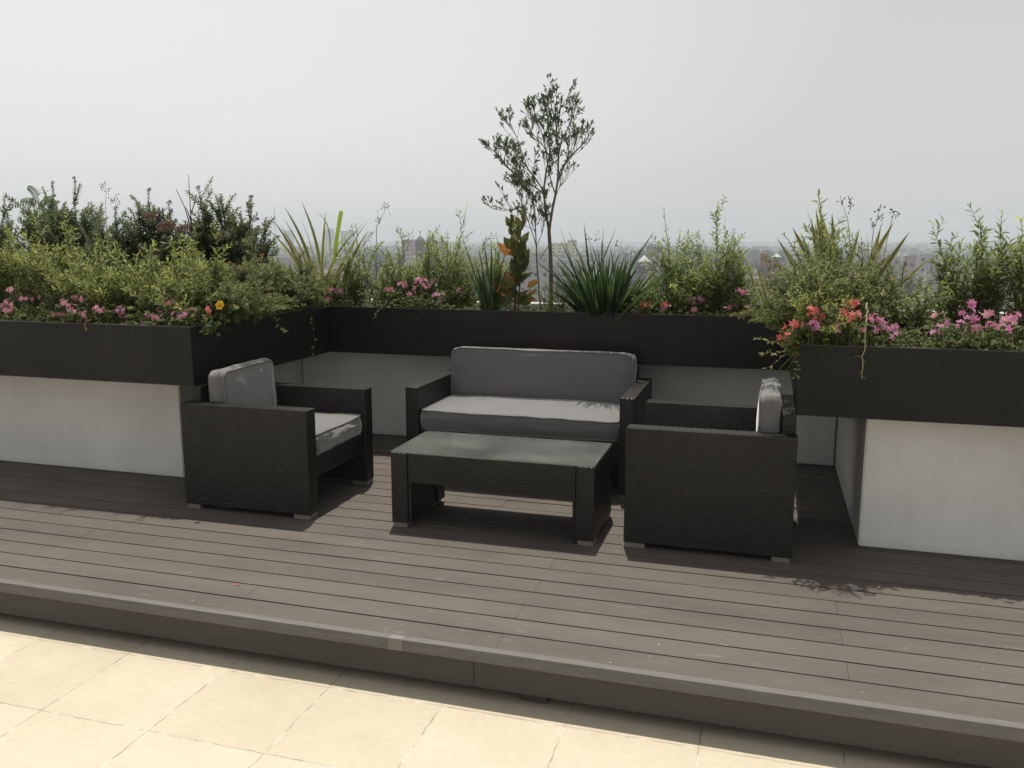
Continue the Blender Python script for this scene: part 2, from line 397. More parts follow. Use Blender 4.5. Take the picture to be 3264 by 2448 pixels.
p = at(856, 1386, 2.692); b = MB(); b.box(p.x-.032, p.x+.025, 2.6905, 2.6918, -.0415, .0005); b.box(p.x-.03, p.x+.022, 2.6919, 2.722, .0021, .003); put('tape_patch', b, M['tape'], deck)
for fx in (-3.25, -.735, 1.8):
    b = MB(); b.box(fx-.05, fx+.05, 2.735, 2.86, -.188, -.1); put('support_block', b, M['fascia'], deck)

# white pedestal walls below the planters
def wall(name, label, x0, x1, y0, y1, group='white walls under the planters'):
    bm = bmesh.new(); r = bmesh.ops.create_cube(bm, size=1)
    for v in r['verts']: v.co = V((x0+(v.co.x+.5)*(x1-x0), y0+(v.co.y+.5)*(y1-y0), .003+(v.co.z+.5)*(ZB-.008)))
    bmesh.ops.bevel(bm, geom=bm.edges[:], offset=.006, segments=2, affect='EDGES')
    me = bpy.data.meshes.new(name); bm.to_mesh(me); bm.free(); me.materials.append(M['wall_white'])
    return tag(link(name, me), label, 'wall', group)
wall('planter_wall', 'sunlit-beige stained white wall under the planter left of the armchair', -13, -3.40, 4.308, 6.4)
wall('planter_wall', 'white recessed wall behind the sofa under the rear planter', -3.392, .472, 5.744, 6.4)
wall('planter_wall', 'white plaster wall under the right planter with bare deck in front', .48, 10, 4.215, 6.4)

def planter(name, label, panels, soils, box_bottom):
    t = thing(name, label, 'planter', (0, 0, 0), 0, 'black metal planters round the terrace')
    for (x0, x1, y0, y1) in panels:
        b = MB(); b.box(x0, x1, y0, y1, ZB, ZT); put('metal_panel', b, M['planter_metal'], t)
        lx = x1-x0 < .1                                  # folded rim along the top edge, its highlight painted in as lighter metal
        b = MB(); b.box(x0-(.014 if lx and x0 < -1 else 0), x1+(.014 if lx and x0 > -1 else 0), y0-(0 if lx else .001), y1+(0 if lx else .014), ZT+.0004, ZT+.004); put('rim', b, M['rim'], t)
    for (x0, x1, y0, y1) in soils:
        b = MB(); nx, ny = max(2, int((x1-x0)/.06)), max(2, int((y1-y0)/.06))
        vs = [V((x0+(x1-x0)*i/nx, y0+(y1-y0)*j/ny, SOIL-.02+.02*noise.noise(V((i*.35, j*.35, x0))))) for j in range(ny+1) for i in range(nx+1)]
        b.add(vs, [(j*(nx+1)+i, j*(nx+1)+i+1, (j+1)*(nx+1)+i+1, (j+1)*(nx+1)+i) for j in range(ny) for i in range(nx)])
        put('soil', b, M['soil'], t, True)
    for (x0, x1, y0, y1) in box_bottom:
        b = MB(); b.box(x0, x1, y0, y1, ZB+.002, ZB+.03); put('base_panel', b, M['planter_metal'], t)
    return t
TH = .008
planter('planter_box', 'long black metal planter on the left with pink geraniums along its rim',
        [(-13, XL, YL, YL+TH), (XL-TH, XL, YL+TH+.0005, YBK+TH)], [(-13, XL-TH-.001, YL+TH+.001, YOUT)], [(-13, XL-TH-.001, YL+TH+.001, 6.4)])
planter('planter_box', 'black metal planter across the back behind the sofa',
        [(XL+.0005, XR-.0005, YBK, YBK+TH)], [(XL, XR, YBK+TH+.001, YOUT)], [(XL+.001, XR-.001, YBK+TH+.001, 6.4)])
planter('planter_box', 'black metal planter on the right under a bushy shrub and flowers',
        [(XR, 10, YR, YR+TH), (XR, XR+TH, YR+TH+.0005, YBK+TH)], [(XR+TH+.001, 10, YR+TH+.001, YOUT)], [(XR+TH+.001, 10, YR+TH+.001, 6.4)])
b = MB(); b.box(-13, 10, YOUT+.002, 6.6, -.185, .965)
tag(put('parapet_wall', b, M['plaster']), 'pale grey parapet along the far edge of the planters', 'parapet')

# ------------------------------------------------------------------ furniture
ARM, BOT = .585, .026
def feet(t, rects):
    for (x0, x1, y0, y1) in rects:
        bevbox('foot', [(x0, x1, y0, y1, .0005, .0255)], M['foot'], t, .002, 1)
def armchair(loc, rz, label, bseed, brot):
    """local: faces +x, near arm at y=0; x 0..W deep, y 0..D wide"""
    W, D, A, BT = .765, .765, .092, .665
    t = thing('wicker_armchair', label, 'armchair', loc, rz, 'black wicker armchairs')
    for (y0, y1) in ((0, A), (D-A, D)):
        weavebox('arm', (0, W, y0, y1, BOT, ARM), t)
    weavebox('backrest', (.006, .066, A+.001, D-A-.001, .1, BT), t)
    weavebox('seat_base', (.067, W-.022, A+.001, D-A-.001, .2, .318), t)
    feet(t, [(.004, .085, .004, A-.006), (W-.1, W-.003, .003, A-.006), (.004, .085, D-A+.006, D-.004), (W-.1, W-.003, D-A+.006, D-.003)])
    cushion('seat_cushion', W-.105, D-2*A-.012, .108, t, ((.085+W-.02)/2, D/2, .322+.054), (0, 0, 0), .014, bseed)
    cushion('back_cushion', .315, D-2*A-.02, .085, t, (.128+brot*.3, D/2-.005, .586), (0, R(-90.5), brot), .013, bseed+5)
    return t
armchair((-3.005, 3.808, 0), 0, 'black wicker armchair with grey cushions left of the table, facing right', 1, .07)
armchair((.165, 3.918+.735, 0), math.pi, 'black wicker armchair seen side-on right of the table, before the right planter', 2, -.02)
def sofa(loc):
    W, D, A, BT = 1.378, .76, .082, .655
    t = thing('wicker_sofa', 'black wicker two-seat sofa with long grey cushions against the rear planter', 'sofa', loc)
    for (x0, x1) in ((0, A), (W-A, W)):
        weavebox('arm', (x0, x1, 0, D, BOT, ARM), t)
    weavebox('backrest', (A+.001, W-A-.001, D-.066, D-.006, .1, BT), t)
    weavebox('seat_base', (A+.001, W-A-.001, .022, D-.067, .2, .328), t)
    feet(t, [(x0, x1, y0, y1) for (x0, x1) in ((.003, A-.004), (W-A+.004, W-.003)) for (y0, y1) in ((.003, .1), (D-.09, D-.004))])
    cushion('seat_cushion', W-2*A-.012, D-.095, .112, t, (W/2, (D-.085+.012)/2, .332+.056), (0, 0, 0), .012, 11)
    cushion('back_cushion', W-2*A-.02, .315, .105, t, (W/2-.006, D-.142, .592), (R(84), 0, 0), .016, 13)
    return t
sofa((-2.05, 4.638, 0))
def table(loc):
    W, D, H, Lg = 1.05, .485, .392, .088
    t = thing('coffee_table', 'low black wicker coffee table with green-tinted glass top', 'coffee table', loc)
    for (x0, x1) in ((0, Lg), (W-Lg, W)):
        weavebox('leg_panel', (x0, x1, 0, D, BOT, H), t)
    for x0 in (Lg+.001, W-Lg-.018):
        for y0 in (.006, D-.106): weavebox('corner_return', (x0, x0+.017, y0, y0+.1, BOT, .2395), t)
    weavebox('apron', (Lg+.003, W-Lg-.003, .004, .03, .24, H-.001), t)
    weavebox('apron', (Lg+.003, W-Lg-.003, D-.03, D-.004, .24, H-.001), t)
    weavebox('table_board', (Lg+.003, W-Lg-.003, .031, D-.031, H-.06, H-.002), t)
    b = MB(); g = (.001, W-.001, .001, D-.001, H+.002, H+.008)
    x0, x1, y0, y1, z0, z1 = g
    b.box(*g); gm = b.mesh('glass_top', [M['glass'], M['glass_edge']])
    for p in gm.polygons:
        if abs(p.normal.z) < .5: p.material_index = 1
    link('glass_top', gm, t)
    feet(t, [(x0+.004, x0+Lg-.006, y0+.003, y0+.1) for x0 in (0, W-Lg+.004) for y0 in (.0, D-.104)])
table((-1.788, 3.845, 0))

HAZE, SUN, SKY, SKYSAT = .0005, 4.6, .14, .13

# ------------------------------------------------------------------ plant kinds (each: local mesh parts, base at the origin)
def bez(a, b, c, t): return a*(1-t)**2 + b*(2*t*(1-t)) + c*t*t
def foliage_along(lf, pts, r, L, W, gap, m=0, t0=.12, tipvar=.9, ang=.95, basev=.35, pairs=False, droop=.2, tipscale=.6, maxn=200):
    """leaves along a polyline, spiral or in pairs; fresher colour towards the tip"""
    tot = sum((pts[i+1]-pts[i]).length for i in range(len(pts)-1)); s = tot*t0; phi = r.random()*6.28
    cnt = 0
    while s < tot and cnt < maxn:
        cnt += 1
        q = s; i = 0
        while i < len(pts)-2 and q > (pts[i+1]-pts[i]).length: q -= (pts[i+1]-pts[i]).length; i += 1
        seg = pts[i+1]-pts[i]; T = seg.normalized(); p = pts[i]+T*min(q, seg.length)
        u = s/tot; x = T.orthogonal().normalized(); y = T.cross(x)
        for k in range(2 if pairs else 1):
            a = phi+k*math.pi + r.uniform(-.3, .3)
            rad = x*math.cos(a)+y*math.sin(a)
            up = .45+.55*u
            d = T*up*(1.25-ang*.5) + rad*ang*(1.15-.55*u)
            sc_ = (1 if u < .7 else 1-(1-tipscale)*(u-.7)/.3)*r.uniform(.7, 1.15)
            va = min(1, max(0, basev + (tipvar-basev)*max(0, (u-.45)/.55)**2 + r.uniform(-.28, .22)))
            lf.leaf(p, d, T+V((r.uniform(-.5, .5), r.uniform(-.5, .5), .3)), L*sc_, W*sc_, m, va, droop*r.uniform(-.3, 1.6))
        phi += math.pi/2+.1 if pairs else 2.4
        s += gap*r.uniform(.7, 1.3)
def curve(a, b, c, n=9, r=None, jit=0):
    ps = [bez(a, b, c, i/(n-1)) for i in range(n)]
    if r and jit:
        for i in range(1, n): ps[i] = ps[i]+V((r.gauss(0, jit), r.gauss(0, jit), r.gauss(0, jit*.5)))
    return ps
def shrub(label, base, h, spread, seed, n=9, L=.036, W=.0085, gap=.011, lm='leaf_light', sm='stem_brown', group=None, twigs=7, droop=0, top=None, cat='shrub', name='leafy_shrub', pairs=False, ang=.95, tipvar=.92, basev=.34, low=.6, sr=.0035, t0=.12, lean=(0, 0)):
    r = random.Random(seed); t = thing(name, label, cat, base, 0, group)
    st, lf = MB(), MB()
    for i in range(n):
        an = i*2.4+r.uniform(-.4, .4); q = math.sqrt((i+.3)/n)
        rr = spread*q*r.uniform(.75, 1.1); hh = h*(r.uniform(low, .97)*(1-.18*q) if i else 1)
        b0 = V((math.cos(an), math.sin(an), 0))*r.uniform(.01, .05)+V((0, 0, -.02))
        tip = V((math.cos(an)*rr+lean[0], math.sin(an)*rr+lean[1], hh)) if i else V(((top or (0, 0))[0], (top or (0, 0))[1], h))
        mid = V((tip.x*.35, tip.y*.35, hh*(.62+droop*.6)))
        if droop and i: tip.z *= 1-droop*r.uniform(.4, 1)
        ps = curve(b0, mid, tip, 9, r, .006*h)
        st.tube(ps, [sr*(1-.75*k/8) for k in range(9)], 5, 0, .5)
        foliage_along(lf, ps, r, L, W, gap, t0=t0, tipvar=tipvar, ang=ang, basev=basev, pairs=pairs)
        for k in range(twigs):
            u = r.uniform(.15, .88); p = bez(b0, mid, tip, u); T = (bez(b0, mid, tip, min(1, u+.05))-p).normalized()
            a2 = r.random()*6.28; x = T.orthogonal().normalized(); y = T.cross(x)
            ln = h*r.uniform(.14, .34)*(1.1-u*.5); d = (T*.75+(x*math.cos(a2)+y*math.sin(a2))*.7+V((0, 0, .3-droop))).normalized()
            pe = p+d*ln; pm = p+d*ln*.5+V((0, 0, .02*h)); tp = curve(p, pm, pe, 5, r, .004*h)
            st.tube(tp, [sr*.5, sr*.42, sr*.36, sr*.3, sr*.2], 4, 0, .5)
            foliage_along(lf, tp, r, L*.9, W*.9, gap*1.05, t0=.08, tipvar=tipvar*.9, ang=ang, basev=basev, pairs=pairs)
    put('stems', st, M[sm], t, True); put('leaves', lf, M[lm], t, False)
    return t
def flower_tuft(r, n, rad, m='petal_purple'):
    b = MB()
    for i in range(n):
        d = V((r.gauss(0, 1), r.gauss(0, 1), r.gauss(.5, .8))).normalized()
        b.leaf(d*rad*.2, d, V((r.random(), r.random(), 1)), rad*r.uniform(.7, 1.2), rad*.28, 0, r.random(), 0)
    return b
def dark_bush(label, base, h, spread, seed, n=12, flowers=2, group='dark shrubs at the back of the left planter', L=.034, top=None):
    t = shrub(label, base, h, spread, seed, n=n, L=L*1.3, W=.017, gap=.011, lm='leaf_dark', twigs=9, pairs=True, ang=1.0, tipvar=.95, basev=.4, top=top, cat='shrub', name='dark_shrub', group=group, sr=.005, t0=.3, low=.62)
    r = random.Random(seed+99)
    for i in range(flowers):
        an = r.random()*6.28; rr = spread*r.uniform(.1, .7)
        f = put('flower_head', flower_tuft(r, 34, r.uniform(.018, .026)), M['petal_purple'], t)
        f.location = V((math.cos(an)*rr, math.sin(an)*rr, h*r.uniform(.78, .99))) if i or not top else V((top[0], top[1], h+.01))
    return t
def blade(mb, b, tip, w, n=9, bow=.12, edge=0, a=.5, twist=0, r=None, split=True, fold=.25, fl=0):
    """a sword leaf from b to tip, bowed; edge = width share of the paler margin"""
    ax = tip-b; L = ax.length; side0 = ax.cross(V((0, 0, 1)))
    if side0.length < 1e-3: side0 = V((1, 0, 0))
    side0.normalize(); hor = V((ax.x, ax.y, 0)); 
    hor = hor.normalized() if hor.length > 1e-4 else V((0, 1, 0))
    if r: 
        q = Matrix.Rotation(r.uniform(-1.3, 1.3)+twist, 3, ax.normalized()); side0 = q @ side0
    rows = []
    for i in range(n):
        t = i/(n-1); p = b+ax*t - hor*(bow*L*math.sin(math.pi*t)*.55) + V((0, 0, bow*L*math.sin(math.pi*t)*.6))
        hw = w*.5*min(1, .55+1.6*t)*(1-t**2.6)**.9 if t < 1 else 0
        if fl: hw = w*.5*min(1, .6+1.6*t)
        up = side0.cross(ax).normalized()
        if edge:
            rows.append([p-side0*hw+up*hw*fold, p-side0*hw*(1-edge)+up*hw*fold*.6, p, p+side0*hw*(1-edge)+up*hw*fold*.6, p+side0*hw+up*hw*fold])
        else: rows.append([p-side0*hw+up*hw*fold, p, p+side0*hw+up*hw*fold])
    k = len(rows[0])
    for i in range(n-1):
        for j in range(k-1):
            m = 1 if edge and j in (0, k-2) else 0
            mb.face([rows[i][j], rows[i][j+1], rows[i+1][j+1], rows[i+1][j]], m, a)
def sword_plant(label, base, tips, seed, w, nfill, hfill, sfill, name, mats, edge=0, bow=.1, cat='plant', baser=.04, group=None, fy=0):
    r = random.Random(seed); t = thing(name, label, cat, base, 0, group); mb = MB()
    for tp in tips:
        b0 = V((r.gauss(0, baser), r.gauss(0, baser*.7), -.01)); d = tp-b0
        b0 += V((d.x*.12, d.y*.12, 0))
        blade(mb, b0, tp, w*r.uniform(.85, 1.2), 10, bow*r.uniform(.2, 1.2), edge, r.random(), 0, r)
    for i in range(nfill):
        an = r.random()*6.28; q = r.random()**.6; b0 = V((math.cos(an)*baser*q*1.6, math.sin(an)*baser*q, -.01))
        hh = hfill*r.uniform(.45, 1)
        tp = V((math.cos(an)*sfill*q*r.uniform(.4, 1.1)+b0.x, math.sin(an)*sfill*.8*q+b0.y+fy, hh*(1-.25*q)))
        blade(mb, b0, tp, w*r.uniform(.7, 1.1), 9, bow*r.uniform(.2, 1.6), edge, r.random(), 0, r)
    put('blades', mb, [M[x] for x in mats], t, True); return t
def pelargonium(label, Y, heads, seed, X=None, mound=(.12, .09), lm='leaf_ground', nleaf=170, extra=0):
    """heads: (dx, dy, size, petal) seen in the photograph; the plant is rooted below their middle"""
    r = random.Random(seed); pts = []
    for (dx, dy, sz, pm) in heads:
        y = Y+r.uniform(-.05, .07); pts.append((at(dx, dy, y), sz*.88, pm))
    cx = sum(p[0].x for p in pts)/len(pts); cy = Y+.03; lf_, rt_ = Y < 5.2 and cx < -1.5, Y < 5.2 and cx > -1.5; cx = min(cx, XL-.05) if lf_ else max(cx, XR+.05) if rt_ else cx; cy = max(cy, (YL if lf_ else YR if rt_ else YBK)+.045); base = V((cx, cy, SOIL-.01))
    t = thing('geranium', label, 'flower', base, 0, 'ivy geraniums along the planter rims')
    st, lf = MB(), MB()
    xs_ = [p[0].x-cx for p in pts]; ext = max(mound[0], (max(xs_)-min(xs_))/2+.06)
    zmin = min(p[0].z for p in pts)-base.z
    for i in range(int(nleaf*ext/.12)):
        x = r.uniform(-1, 1); yy = r.gauss(0, .6); p = V((x*ext, max(-.032, yy*mound[1]), r.uniform(.0, 1)**1.2*max(.06, min(.14, zmin+.06))*(1.1-x*x*.5)+.01))
        d = V((r.gauss(0, 1), r.gauss(-.5, .8), r.gauss(.15, .5))).normalized()
        nrm = V((r.gauss(0, .5), r.gauss(-.4, .5), 1)).normalized()
        L = r.uniform(.016, .03); va = r.random()**1.2
        for k in (-.75, 0, .75):                      # three-lobed leaf
            dd = Matrix.Rotation(k, 3, nrm) @ d
            lf.leaf(p, dd, nrm, L*(1 if k == 0 else .85), L*.62, 0, va, .25)
    for i in range(extra):                            # dry runners
        p0 = V((r.uniform(-ext, ext), .04, .03)); p1 = p0+V((r.uniform(-.12, .12), r.uniform(-.11, -.03), r.uniform(.03, .1))); 
        st.tube(curve(p0, (p0+p1)/2+V((0, 0, .04)), p1, 6), .0016, 4, 1)
    for (P, sz, pm) in pts:
        q = P-base; root = V((q.x*.6+r.uniform(-.02, .02), r.uniform(-.01, .03), 0))
        st.tube(curve(root, V((q.x, q.y, q.z*.5)), q-V((0, 0, .012)), 6), [.0022, .002, .0018, .0016, .0014, .0013], 4, 0)
        fb = MB(); nf = max(3, int(5.5*sz/.03))
        for k in range(nf):
            d = V((r.gauss(0, 1), r.gauss(-.75, .8), r.gauss(.35, .7))).normalized()
            c = d*sz*r.uniform(.5, 1.15); c.z *= .75
            fb.tube([V((0, 0, -.01)), c], .0008, 3, 1)
            x = d.orthogonal().normalized(); y = d.cross(x); ph = r.random()*6.28; va = r.random()
            fs = r.uniform(.015, .021)
            for j in range(5):
                a = ph+j*1.2566; e = (x*math.cos(a)+y*math.sin(a)+d*.25)
                fb.leaf(c, e, d, fs*(1.12 if j < 3 else .9), fs*.55, 0, min(1, max(0, va+r.uniform(-.2, .2))), .1)
        f = put('flower_head', fb, [M[pm], M['stem_green']], t); f.location = q
    put('stems', st, [M['stem_green'], M['stem_dry']], t, True); put('leaves', lf, M[lm], t)
    return t
def vine(label, pts, seed, L=.03, W=.014, nl=8, sm='stem_brown', lm='leaf_light', rad=.0022, name='trailing_vine', cat='vine', tl=None, group='trailing shoots over the planter edges'):
    r = random.Random(seed); b0 = pts[0]; t = thing(name, label, cat, b0, 0, group); st, lf = MB(), MB()
    ps = [p-b0 for p in pts]; dense = []
    for i in range(len(ps)-1):
        for k in range(5): dense.append(ps[i].lerp(ps[i+1], k/5)+V((r.gauss(0, .002), r.gauss(0, .002), r.gauss(0, .002))))
    dense.append(ps[-1]); k = len(dense)
    st.tube(dense, [rad*(1-.55*i/k) for i in range(k)], 5)
    for i in range(nl):
        j = int((.15+.85*(i+r.random()*.6)/nl)*(k-1)); p = dense[min(j, k-1)]
        d = V((r.gauss(0, 1), r.uniform(-1, -.1), r.gauss(-.1, .5)))
        lf.leaf(p, d, V((r.gauss(0, .3), -.6, .7)), L*r.uniform(.6, 1.1), W*r.uniform(.7, 1.1), 0, r.uniform(.4, 1), .2)
    put('stem', st, M[sm], t, True); put('leaves', lf, M[lm], t); return t
def dry_stalk(label, base, pts, heads, seed, rad=.0024, group='dry stalks with seed heads'):
    r = random.Random(seed); t = thing('seed_stalk', label, 'plant', base, 0, group); st, hd = MB(), MB()
    dense = [p-base for p in pts]; k = len(dense)
    sm_ = []
    for i in range(k-1):
        for q in range(4): sm_.append(dense[i].lerp(dense[i+1], q/4)+V((r.gauss(0, .0015), r.gauss(0, .0015), 0)))
    sm_.append(dense[-1]); st.tube(sm_, [rad*(1-.6*i/len(sm_)) for i in range(len(sm_))], 5)
    for h in heads:
        q = h-base; hd = MB()
        for i in range(6):
            c = q+V((r.gauss(0, .014), r.gauss(0, .014), r.gauss(0, .016)))
            j = min(sm_, key=lambda s: (s-c+V((0, 0, .03))).length)
            hd.tube([q-V((0, 0, .012)), (q+c)/2, c], rad*.35, 3)
            z = r.uniform(.0028, .0046); hd.lathe([(0, -z*1.3), (z, -z*.4), (z*.8, z*.6), (0, z*1.4)], 6, c)
        put('seed_head', hd, M['stem_brown'], t, True)
    put('stem', st, M['stem_brown'], t, True); return t
def soilpt(dx, Y, z=SOIL-.005):
    p = at(dx, 600, Y); x = p.x                     # rooted inside the planter, clear of its panels
    if Y < YBK+.06:
        if -1.5 > x > XL-.1: x = XL-.1
        if -1.5 < x < XR+.1: x = XR+.1
    else: Y = max(Y, YBK+.06)
    return V((x, Y, z))
def top_h(dx, dy, Y): return at(dx, dy, Y).z-SOIL

# ------------------------------------------------------------------ left planter: front hedge of light green shrubs
HG = 'light green leafy shrubs along the left planter'
hedge = [  # (label, base dx, Y, top dx, top dy, spread, stems)
 ('light green leafy shrub cut by the left edge of the photo', -40, 4.45, -30, 500, .25, 9),
 ('light green shrub above the pink flowers nearest the left edge', 22, 4.5, 15, 484, .23, 10),
 ('light green shrub under the arching fern-like shoot', 88, 4.62, 73, 462, .22, 9),
 ('tall narrow pale green shoot-topped shrub above the biggest pink flower cluster', 150, 4.6, 144, 458, .2, 9),
 ('light green shrub in front of the dense olive back shrub', 208, 4.5, 213, 505, .23, 10),
 ('low light green shrub at the middle of the left hedge', 258, 4.42, 256, 524, .23, 10),
 ('light green shrub in front of the purple-tipped dark shrub', 318, 4.5, 329, 522, .23, 10),
 ('light green shrub below the reddish fern-leaved shoots', 374, 4.48, 372, 513, .22, 10),
 ('yellow-green shrub just left of the yellow flower', 436, 4.4, 434, 566, .2, 9),
 ('light green shrub with one tall leader right of the bare twig', 470, 4.62, 466, 478, .2, 9),
 ('pale green shrub far back between the bare twig and dark shrub', 410, 4.95, 405, 520, .22, 8),
]
for i, (lb, bx, Y, tx, ty, spd, ns) in enumerate(hedge):
    ln = -.26 if Y < 4.7 else -.05; b0 = soilpt(bx, Y-.1); tp = at(tx, ty, Y-.1+ln)
    shrub(lb, b0, tp.z-SOIL, spd, 100+i, lean=(0, ln), n=ns+3, L=.05, W=.0135, gap=.0125, group=HG, twigs=9, top=(tp.x-b0.x, ln), low=.5, name='leafy_shrub')
low = [(-30, 4.25), (60, 4.22), (120, 4.28), (185, 4.25), (235, 4.2), (290, 4.22), (350, 4.2), (405, 4.22), (20, 4.9), (230, 5.0), (320, 4.95)]
lowl = ['low olive undergrowth shrub at the left edge behind the flowers', 'low olive undergrowth shrub right of the leftmost pink flowers', 'low olive undergrowth shrub behind the big pink cluster',
 'low olive undergrowth shrub right of the big pink cluster', 'low olive undergrowth shrub above the lone mauve flower', 'low dark green undergrowth shrub between mauve and paired pink flowers', 'low olive undergrowth shrub above a single raised pink flower', 'low olive undergrowth shrub left of the red and yellow flowers',
 'dull green shrub filling behind the leftmost hedge shrubs', 'dull green shrub filling behind the middle of the hedge', 'dull green shrub filling in front of the bare twig']
for i, (dx, Y) in enumerate(low):
    shrub(lowl[i], soilpt(dx, Y), .33 if i < 8 else .5, .2, 140+i, n=10, L=.038, W=.0115, gap=.011, lm='leaf_small', group='undergrowth shrubs in the left planter', twigs=8, basev=.5, low=.45, name='undergrowth_shrub')
# darker shrubs at the back
for i, (lb, bx, Y, tx, ty, spd, n_, fl) in enumerate([
 ('dark shrub with a purple tip cut by the left edge', -5, 5.5, 12, 428, .24, 10, 2),
 ('dark purple-flowered shrub under the fern-like shoot', 105, 5.7, 114, 396, .2, 11, 3),
 ('tallest dark bushy shrub with airy top at left', 165, 5.8, 160, 388, .34, 20, 1),
 ('dense olive-brown shrub between two dark shrubs', 245, 5.4, 250, 452, .26, 14, 2),
 ('dark shrub topped with two bright purple blooms', 318, 5.6, 322, 412, .22, 13, 2),
 ('dark shrub with scattered purple blooms behind the reddish fern leaves', 372, 5.6, 366, 440, .24, 13, 4),
 ('dark shrub with a leaning slender leader right of the bare twig', 462, 5.65, 428, 408, .2, 12, 1),
 ('dark many-spired shrub with brownish tips', 490, 5.75, 480, 420, .24, 14, 0),
 ('dark shrub with spires leaning right beside the striped sword plant', 535, 5.7, 542, 428, .25, 13, 2)]):
    b0 = soilpt(bx, Y); tp = at(tx, ty, Y); dark_bush(lb, b0, tp.z-SOIL, spd*1.1, 200+i, int(n_*1.5), fl, top=(tp.x-b0.x, 0))
# airy sprig of the tallest shrub, reddish fern shoots, fern-like shoot
def fern_shoot(label, base, h, fronds, seed, lm, name, k_=1):
    r = random.Random(seed); t = thing(name, label, 'plant', base, 0, 'compound-leaved shoots in the left planter'); st, lf = MB(), MB()
    ps = [V((0, 0, -.02)), V((.01, 0, h*.5)), V((0, 0, h))]; st.tube(curve(*ps, 6), [.005, .0045, .004, .0035, .003, .002], 5)
    for (a, el, ln) in fronds:
        ln *= .62 if k_ < 1 else .9
        d = V((math.cos(a)*math.cos(el), math.sin(a)*math.cos(el), math.sin(el))); b0 = V((0, 0, h*r.uniform(.82, 1)))
        fp = curve(b0, b0+d*ln*.5+V((0, 0, .05*ln)), b0+d*ln-V((0, 0, .18*ln)), 10); st.tube(fp, [.002*(1-.07*i) for i in range(10)], 4)
        for i in range(1, 10):
            T = (fp[i]-fp[i-1]).normalized(); sd = T.cross(V((0, -1, .45))).normalized()
            for sg in (-1, 1):
                lf.leaf(fp[i], sd*sg+T*.45, V((0, -1, .5)), .05*k_*(1-.05*i), .017*k_, 0, r.random(), .2)
        lf.leaf(fp[-1], d, V((0, -1, .4)), .035*k_, .012*k_, 0, .8, .2)
    put('stem', st, M['stem_brown'], t, True); put('fronds', lf, M[lm], t)
b0 = soilpt(98, 5.4)
fern_shoot('bright green fern-like shoot arching left near the left edge', b0, top_h(90, 425, 5.4), [(2.9, .35, .26), (2.75, .7, .22), (3.3, .12, .24), (.25, .35, .2), (.1, .65, .18), (3.0, -.1, .2)], 5, 'leaf_fern', 'fern_shoot')
b0 = soilpt(345, 5.3)
fern_shoot('reddish fern-leaved shoot left of the bare twig', b0, top_h(340, 462, 5.3), [(2.8, .5, .17), (.4, .5, .16), (3.3, .15, .16), (.1, .1, .16)], 6, 'leaf_red', 'fern_shoot', .6)
b0 = soilpt(385, 5.3)
fern_shoot('reddish fern-leaved shoot touching the bare twig', b0, top_h(382, 470, 5.3), [(.3, .4, .18), (2.8, .5, .15), (.1, .05, .17), (3.2, .2, .15)], 7, 'leaf_red', 'fern_shoot', .6)
# bare twig with needle leaves
Y = 5.5; b0 = soilpt(416, Y)
t = thing('needle_twig', 'tall thin upright twig with tiny needle leaves against the sky', 'plant', b0); st, lf = MB(), MB(); r = random.Random(8)
for pl in ([(416, 600), (414, 500), (410, 430), (407, 376)], [(414, 500), (400, 450), (380, 408)], [(412, 462), (420, 440), (424, 425)], [(413, 480), (405, 455), (398, 446)]):
    ps = [at(x, y, Y)-b0 for x, y in pl]; dn = []
    for i in range(len(ps)-1): dn += [ps[i].lerp(ps[i+1], k/5) for k in range(5)]
    dn.append(ps[-1]); st.tube(dn, [.0045*(1-.7*i/len(dn)) for i in range(len(dn))], 5)
    foliage_along(lf, dn, r, .017, .0035, .0042, t0=.25 if pl[0][1] > 550 else .0, ang=1, tipvar=.5, basev=.3)
put('stem', st, M['stem_brown'], t, True); put('needles', lf, M['leaf_dark'], t)
Y = 5.6
dry_stalk('wiry seed stalk against the sky right of the tallest dark shrub', soilpt(232, Y), [soilpt(232, Y), at(229, 470, Y), at(228, 428, Y), at(230, 415, Y), at(222, 398, Y)], [at(222, 396, Y), at(234, 412, Y), at(218, 402, Y)], 1, .002)
dry_stalk('branched seed stalk between the olive shrub and purple blooms', soilpt(258, Y), [soilpt(258, Y), at(255, 480, Y), at(250, 440, Y), at(247, 428, Y)], [at(247, 426, Y), at(256, 432, Y), at(243, 436, Y)], 2, .002)
